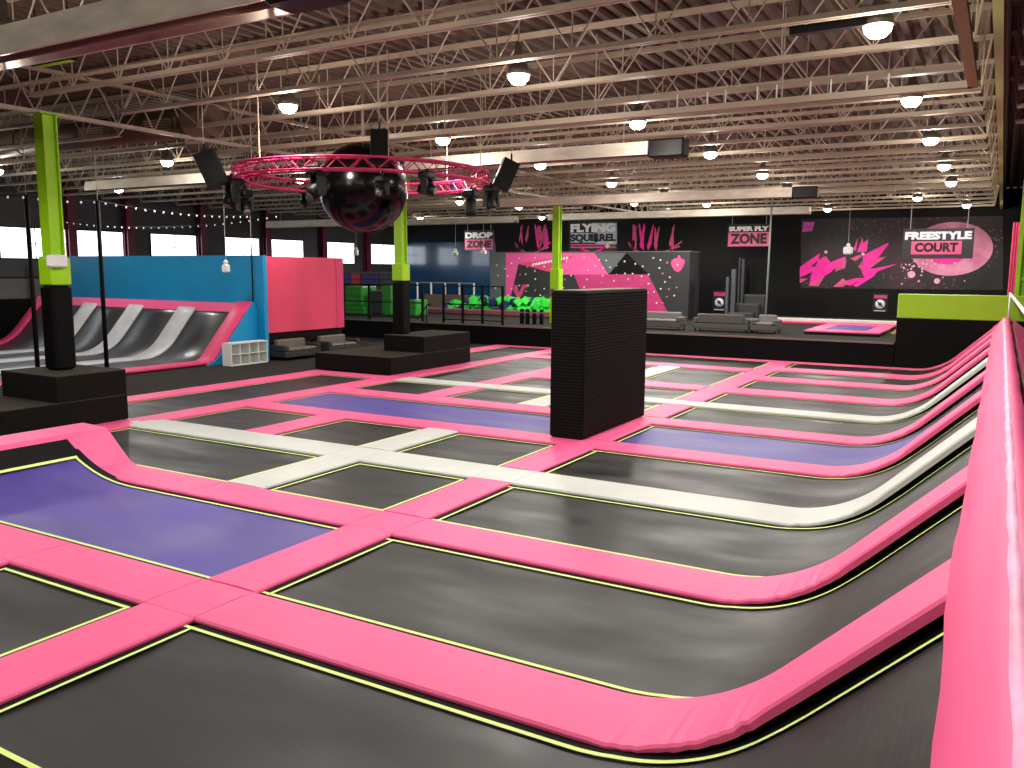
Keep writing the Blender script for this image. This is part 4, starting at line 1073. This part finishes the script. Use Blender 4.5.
# round duct with registers
t = thing('spiral_duct', 'brown round air duct with side registers near the nearest pillar', 'duct', (-18, 13.4, 6.25))
mb = MB(); mb.tube((-25.5, 13.35, 6.24), (-15.3, 13.35, 6.24), .33, 20)
for x in (-24, -22.4, -20.8, -19.2, -17.6, -16): mb.tube((x - .03, 13.35, 6.24), (x + .03, 13.35, 6.24), .35, 20)
mb.build('duct_tube', DUCTM, t)
for x in (-19.0, -16.6):
    MB().bbox(x - .55, x + .55, 12.93, 13.1, 6.0, 6.35, .03).build('register_box', DUCTM, t)
    mb = MB()
    for k in range(5): mb.box(x - .45, x + .45, 12.915, 12.93, 6.04 + .055*k, 6.065 + .055*k)
    mb.build('register_slat', STEEL, t)
t = thing('black_unit_light', 'slim black bar fixture hanging among the nearest joists at upper left', 'fixture', (-12, 8, 5.9))
a = atY(34, 66, 7.9); c = atY(73, 60, 7.9)
MB().box(a.x, c.x, 7.85, 7.97, a.z - .02, a.z + .07).build('fixture_body', PLAST, t)
MB().box(a.x + .05, c.x - .05, 7.87, 7.95, a.z - .03, a.z - .02).build('lens', GREEND, t)
for x in (a.x + .08, c.x - .08): MB().tube((x, 7.91, a.z + .07), (x, 7.91, ZD), .01, 5).build('hanger', PLAST, t)
t = thing('black_unit_light', 'slim black bar fixture beside the brightest lamp at upper right', 'fixture', (-3, 10, 5.9))
a = atY(790, 33, 10.9); c = atY(866, 24, 10.9)
MB().box(a.x, c.x, 10.85, 10.97, a.z - .03, a.z + .06).build('fixture_body', PLAST, t)
for x in (a.x + .1, c.x - .1): MB().tube((x, 10.91, a.z + .06), (x, 10.91, ZD), .01, 5).build('hanger', PLAST, t)

# high bay lamps
lamp0 = thing('high_bay_lamp', 'x', 'lamp', (0, 0, 0), 'high bay lamps under the roof')
MB().lathe([(.03, .5), (.06, .44), (.07, .3), (.1, .26), (.17, .1), (.18, .04), (.17, .035)], (0, 0, 0), 20).build('lamp_housing', LAMPSH, lamp0)
MB().lathe([(.0, -.10), (.09, -.085), (.145, -.03), (.16, .034), (.0, .034)], (0, 0, 0), 20).build('diffuser', GLOW, lamp0)
MB().tube((0, 0, .5), (0, 0, .95), .012, 6).build('hanger_rod', STEEL, lamp0)
lamps = [(-1.46, 11.0, 'brightest round lamp at the upper right'), (-6.36, 11.2, 'round lamp at the top centre, nearest joist bay'), (-11.05, 11.3, 'round lamp above the left of the pink ring truss'),
         (-1.5, 15.7, 'second round lamp down along the olive girder'), (-6.28, 15.7, 'round lamp above the galvanised heater at top centre'), (-10.8, 15.7, 'round lamp just right of the pink ring truss hangers'),
         (-1.53, 20.5, 'third round lamp down along the olive girder'), (-11.0, 20.6, 'small round lamp right of the ring truss speaker'), (-6.3, 20.5, 'small round lamp in the fifth row, centre right'),
         (-1.55, 25.6, 'fourth round lamp down along the olive girder'), (-6.3, 25.6, 'small far round lamp in the centre'), (-11.2, 25.9, 'small far round lamp above the third pillar'),
         (-1.6, 30.3, 'farthest round lamp beside the olive girder'), (-6.6, 30.3, 'tiny far lamp above the back platform'), (-11.0, 30.3, 'tiny far lamp above the climbing wall'),
         (-19.6, 15.5, 'round lamp between the near pillar and the ring truss'), (-19.6, 20.5, 'round lamp seen through the ring truss'), (-19.8, 30.0, 'tiny far lamp above the green foam blocks'),
         (-28.0, 20.0, 'tiny added lamp above the left ramp'),  # added to light the half pipe
         (-24.5, 11.0, 'lamp above the carpet left of the near pillar'),
         (-1.5, 6.3, None), (-6.4, 6.4, None), (-11.0, 6.4, None), (-1.5, 1.6, None), (-6.4, 1.6, None), (-16.5, 5.5, None), (-11.0, 35.5, 'tiny added lamp brightening the splash murals'), (-3.0, 36.0, 'tiny added lamp brightening the planet mural'), (-1.5, 40.5, 'added lamp nearest the planet mural on the back wall'), (-7.0, 40.5, 'added lamp nearest the magenta shard mural'), (-14.5, 40.5, 'added back wall lamp nearest the climbing wall top'), (-21.5, 40.5, 'added lamp nearest the left splash mural'), (-28.0, 38.5, 'added lamp nearest the dark blue wall corner'), (-26.0, 14.6, 'added lamp above the left ramp flat, brightening the blue wall'), (-19.0, 33.6, 'added lamp above the platform railing, brightening the climbing wall'), (-13.5, 33.6, 'added lamp above the platform sofa, brightening the climbing wall'), (-11.0, 1.6, None), (-15.8, 1.6, None)]  # labelled ones here are added to brighten the walls, last two the near heater
extra = 0; LZ = 5.80; LAMP_E = 280
for i, (x, y, lab) in enumerate(lamps):
    lab = lab or ('unseen round ceiling lamp above and outside the picture, %s of them' % ORD[extra]); extra += 0 if lamps[i][2] else 1
    o = copy_tree(lamp0, (x, y, LZ), None, lab)
    e = LAMP_E * (1.0 if y < 32 else 1.7)
    ld = bpy.data.lights.new('downlight', 'SPOT'); ld.energy = e; ld.color = (1.0, 0.965, 0.91); ld.shadow_soft_size = .16; ld.spot_size = math.radians(168); ld.spot_blend = .35
    lo = bpy.data.objects.new('downlight', ld); col.objects.link(lo); lo.parent = o; lo.location = (0, 0, -.22)
    ld = bpy.data.lights.new('bulb', 'POINT'); ld.energy = e * .30; ld.color = (1.0, 0.93, 0.83); ld.shadow_soft_size = .14
    lo = bpy.data.objects.new('bulb', ld); col.objects.link(lo); lo.parent = o; lo.location = (0, 0, -.26)
for ch in list(lamp0.children): bpy.data.objects.remove(ch)
bpy.data.objects.remove(lamp0)

# ================================================================ RING TRUSS AND SPHERE
RC = Vector((-11.5, 13.85, 4.86)); RR = 2.45
t = thing('ring_truss', 'pink circular lighting truss hanging around the glossy black sphere', 'truss', RC)
nR = 64; ch_ = [(RR - .12, .11), (RR + .12, .11), (RR - .12, -.11), (RR + .12, -.11)]
def rp3(r, a, z): return RC + Vector((r*math.cos(a), r*math.sin(a), z))
for r_, z_ in ch_:
    mb = MB(); rings = []
    for k in range(nR + 1):
        a_ = 2*PI*k/nR; c_ = rp3(r_, a_, z_); e1 = Vector((math.cos(a_), math.sin(a_), 0)); e2 = Vector((0, 0, 1))
        rings.append([c_ + (e1*math.cos(2*PI*j/8) + e2*math.sin(2*PI*j/8))*.022 for j in range(8)])
    mb.sweep(rings, caps=False); mb.build('main_chord', MAGTRUSS, t)
mb = MB()
for k in range(nR):
    a0, a1 = 2*PI*k/nR, 2*PI*(k+1)/nR
    f = k % 2
    for (r1, z1), (r2, z2) in ((ch_[0], ch_[2]), (ch_[1], ch_[3]), (ch_[0], ch_[1]), (ch_[2], ch_[3])):
        p, q = ((r1, z1), (r2, z2)) if f else ((r2, z2), (r1, z1))
        mb.tube(rp3(p[0], a0, p[1]), rp3(q[0], a1, q[1]), .011, 5)
mb.build('lattice', MAGTRUSS, t)
for k in range(6):
    p = rp3(RR, 2*PI*k/6 + .35, .11); MB().tube(p, (p.x, p.y, ZD), .012, 5).build('hanging_rod', STEEL, t)
sp = thing('hanging_sphere', 'large glossy black sphere hanging inside the pink ring truss', 'sphere', (RC.x, RC.y, 4.66))
SR = .91; prof = [(SR*math.sin(PI*k/32), -SR*math.cos(PI*k/32)) for k in range(33)]
MB().lathe(prof, (RC.x, RC.y, 4.66), 48).build('shell', GLOSSBLK, sp)
MB().tube((RC.x, RC.y, 4.66 + SR - .02), (RC.x, RC.y, ZD), .03, 8).build('suspension_rod', STEEL, sp)

def speaker(lab, c, ax, half):
    t = thing('loudspeaker', lab, 'speaker', c)
    c = Vector(c); A_ = [Vector(v).normalized() for v in ax]
    MB().obox(c, A_, half).build('cabinet', PLAST, t)
    MB().obox(c - A_[1]*(half[1] + .008), A_, (half[0]*.92, .008, half[2]*.94)).build('grille', BLACK, t)
    top = c + A_[2]*half[2]
    MB().tube(top, (top.x, top.y, top.z + .15), .02, 6).build('bracket', PLAST, t)
    MB().tube((top.x, top.y, top.z + .15), (top.x, top.y, ZD), .008, 5).build('suspension_wire', ROPE, t)
vd = Vector((RC.x, RC.y, 0)).normalized(); sd = Vector((vd.y, -vd.x, 0))
up = Vector((0, 0, 1))
c = atY(379.5, 148, RC.y - 1.55)
speaker('black loudspeaker standing upright on the front of the ring truss', c, (sd, vd, up), (.16, .15, .31))
c = atY(211.5, 169, 11.3); ux = (up*1 - sd*.42).normalized()
speaker('black loudspeaker tilted at the left end of the ring truss', c, (ux.cross(vd)*-1, vd, ux), (.19, .16, .33))
c = atY(505.5, 175, 15.2); ux = (up*1 + sd*.45).normalized()
speaker('black loudspeaker tilted at the right end of the ring truss', c, (ux.cross(vd)*-1, vd, ux), (.17, .16, .30))

def mover(lab, c, aim, s=1.0):
    c = Vector(c); t = thing('moving_head_light', lab, 'stage light', c, 'moving head lights on the ring truss')
    ztr = RC.z - .13
    MB().bbox(c.x - .13*s, c.x + .13*s, c.y - .13*s, c.y + .13*s, c.z + .12*s, c.z + .26*s, .03).build('base_box', PLAST, t)
    MB().tube((c.x, c.y, c.z + .26*s), (c.x, c.y, max(c.z + .3*s, ztr + .02)), .03, 8).build('clamp', PLAST, t)
    a_ = Vector((aim[0], aim[1], 0)).normalized(); s_ = Vector((a_.y, -a_.x, 0))
    for k in (-1, 1): MB().obox(c + s_*k*.13*s, (s_, a_, up), (.025*s, .06*s, .15*s)).build('yoke_arm', PLAST, t)
    d = Vector(aim).normalized()
    MB().lathe([(.05*s, -.17*s), (.10*s, -.14*s), (.105*s, .10*s), (.09*s, .16*s)], c - up*.06*s, 14, d).build('head', PLAST, t)
    MB().lathe([(.0, .161*s), (.078*s, .161*s), (.06*s, .18*s), (0, .185*s)], c - up*.06*s, 14, d).build('lens', SOFAS, t)
def ringpt(px, py):  # point of the truss circle seen at that column, near side when py small
    return None
mover('large moving head light under the left end of the ring truss', atY(232, 193, 11.9), (-.2, -.5, -1), 1.25)
mover('moving head light hanging lowest at the left end of the ring truss', atY(245, 203, 12.2), (.6, -.3, -.8), 1.0)
mover('dark moving head light in front of the left side of the sphere', atY(318, 184, 11.75), (-.3, -.6, -.6), 1.3)
mover('moving head light under the front of the ring truss, right of the sphere', atY(427, 186, 12.75), (.9, .2, -.2), 1.0)
mover('moving head light under the back right of the ring truss', atY(471, 204, 15.4), (0, 0, -1), 1.15)
mover('moving head light at the right tip of the ring truss', atY(491, 199, 14.9), (.3, -.2, -1), 1.05)
mover('moving head light under the back left of the ring truss', atY(306, 199, 15.9), (-.2, -.6, -.6), 1.0)
mover('small moving head light in front of the centre of the sphere', atY(382, 188, 12.2), (.1, -.7, -.3), .8)

# hanging cables, sensors, festoon lights
def hangbox(lab, px, py, Y, w=.2, h=.22):
    p = atY(px, py, Y); t = thing('hanging_sensor', lab, 'sensor', p)
    MB().bbox(p.x - w, p.x + w, Y - .1, Y + .1, p.z - h, p.z + h, .04).build('sensor_body', WHITEPL, t)
    MB().lathe([(.05, h), (.08, h + .06), (.03, h + .14)], p, 10).build('cable_gland', WHITEPL, t)
    MB().tube((p.x, p.y, p.z + h + .1), (p.x, p.y, ZD), .010, 5).build('drop_cord', ROPE, t)
hangbox('small white box hanging on a cord before the blue wall', 226, 268.5, 18.6, .11, .13)
hangbox('small white box hanging on a cord before the shard mural', 848, 250.5, 34.0, .16, .14)
hangbox('tiny white box hanging before the dark blue wall', 455.5, 253.5, 38.5, .14, .12)
hangbox('tiny white box hanging under the DROP ZONE sign', 483.5, 252.3, 39.0, .16, .11)
hangbox('tiny white box hanging before the windows left of the second pillar', 356, 252.5, 36, .13, .16)
t = thing('emergency_light', 'white rectangular box mounted on the nearest green pillar', 'emergency light', (-15.6, 9.6, 3.1))
MB().bbox(-15.76, -15.66, 9.62, 10.02, 3.0, 3.24, .03).build('light_body', WHITEPL, t)
MB().box(-15.80, -15.76, 9.75, 9.9, 3.05, 3.2).build('wall_bracket', WHITEPL, t)
t = thing('standing_pole', 'pale thin pole rising behind the grey armchair', 'pole', (-7.3, 33.5, PZ))
pa_ = atY(765.5, 316, 33.5); pb_ = atY(772, 205, 33.5)
MB().tube((pa_.x, 33.5, PZ + .002), (pb_.x, 33.5, ZD), .035, 8).build('pole_shaft', mat('pale_green_pole', rgb(136, 160, 146), .5), t)
# festoon
def festoon(lab, pts, n):
    t = thing('festoon_string', lab, 'string lights', pts[0])
    MB().path(pts, .014, 5).build('cable', BLACK, t)
    L_ = [0]
    for a_, b_ in zip(pts, pts[1:]): L_.append(L_[-1] + (Vector(b_) - Vector(a_)).length)
    me = MB().lathe([(0, -.07), (.022, -.055), (.02, -.02), (.01, 0)], (0, 0, 0), 8).mesh('bulb', FEST)
    for k in range(n):
        d = L_[-1]*(k + .5)/n
        for i in range(len(pts)-1):
            if L_[i+1] >= d: p = Vector(pts[i]).lerp(Vector(pts[i+1]), (d - L_[i])/(L_[i+1]-L_[i])); break
        o = bpy.data.objects.new('bulb', me); col.objects.link(o); attach(o, t); o.location = p
def sagline(a_, b_, s, n=8): return [Vector(a_).lerp(Vector(b_), k/n) - Vector((0, 0, s*4*(k/n)*(1-k/n))) for k in range(n+1)]
festoon('string of small bulbs along the tops of the thin black posts', sagline((-20, 8.0, 4.6), (-20, 11.85, 4.66), .05)[:-1] + sagline((-20, 11.85, 4.66), (-20, 13.67, 4.68), .04)[:-1] + sagline((-20, 13.67, 4.68), (-21.45, 20.08, 4.72), .12), 34)
festoon('farther string of small bulbs above the blue wall', sagline((-33, 20.5, 4.9), (-20.6, 20.6, 4.75), .35) , 30)

# ================================================================ LIGHT AND LOOK
w = bpy.data.worlds.new('world'); sc.world = w; w.use_nodes = True
w.node_tree.nodes['Background'].inputs[0].default_value = (0.9, 0.85, 0.8, 1)
w.node_tree.nodes['Background'].inputs[1].default_value = 0.05
sc.view_settings.view_transform = 'Standard'
sc.view_settings.look = 'None'
sc.view_settings.exposure = 0.0
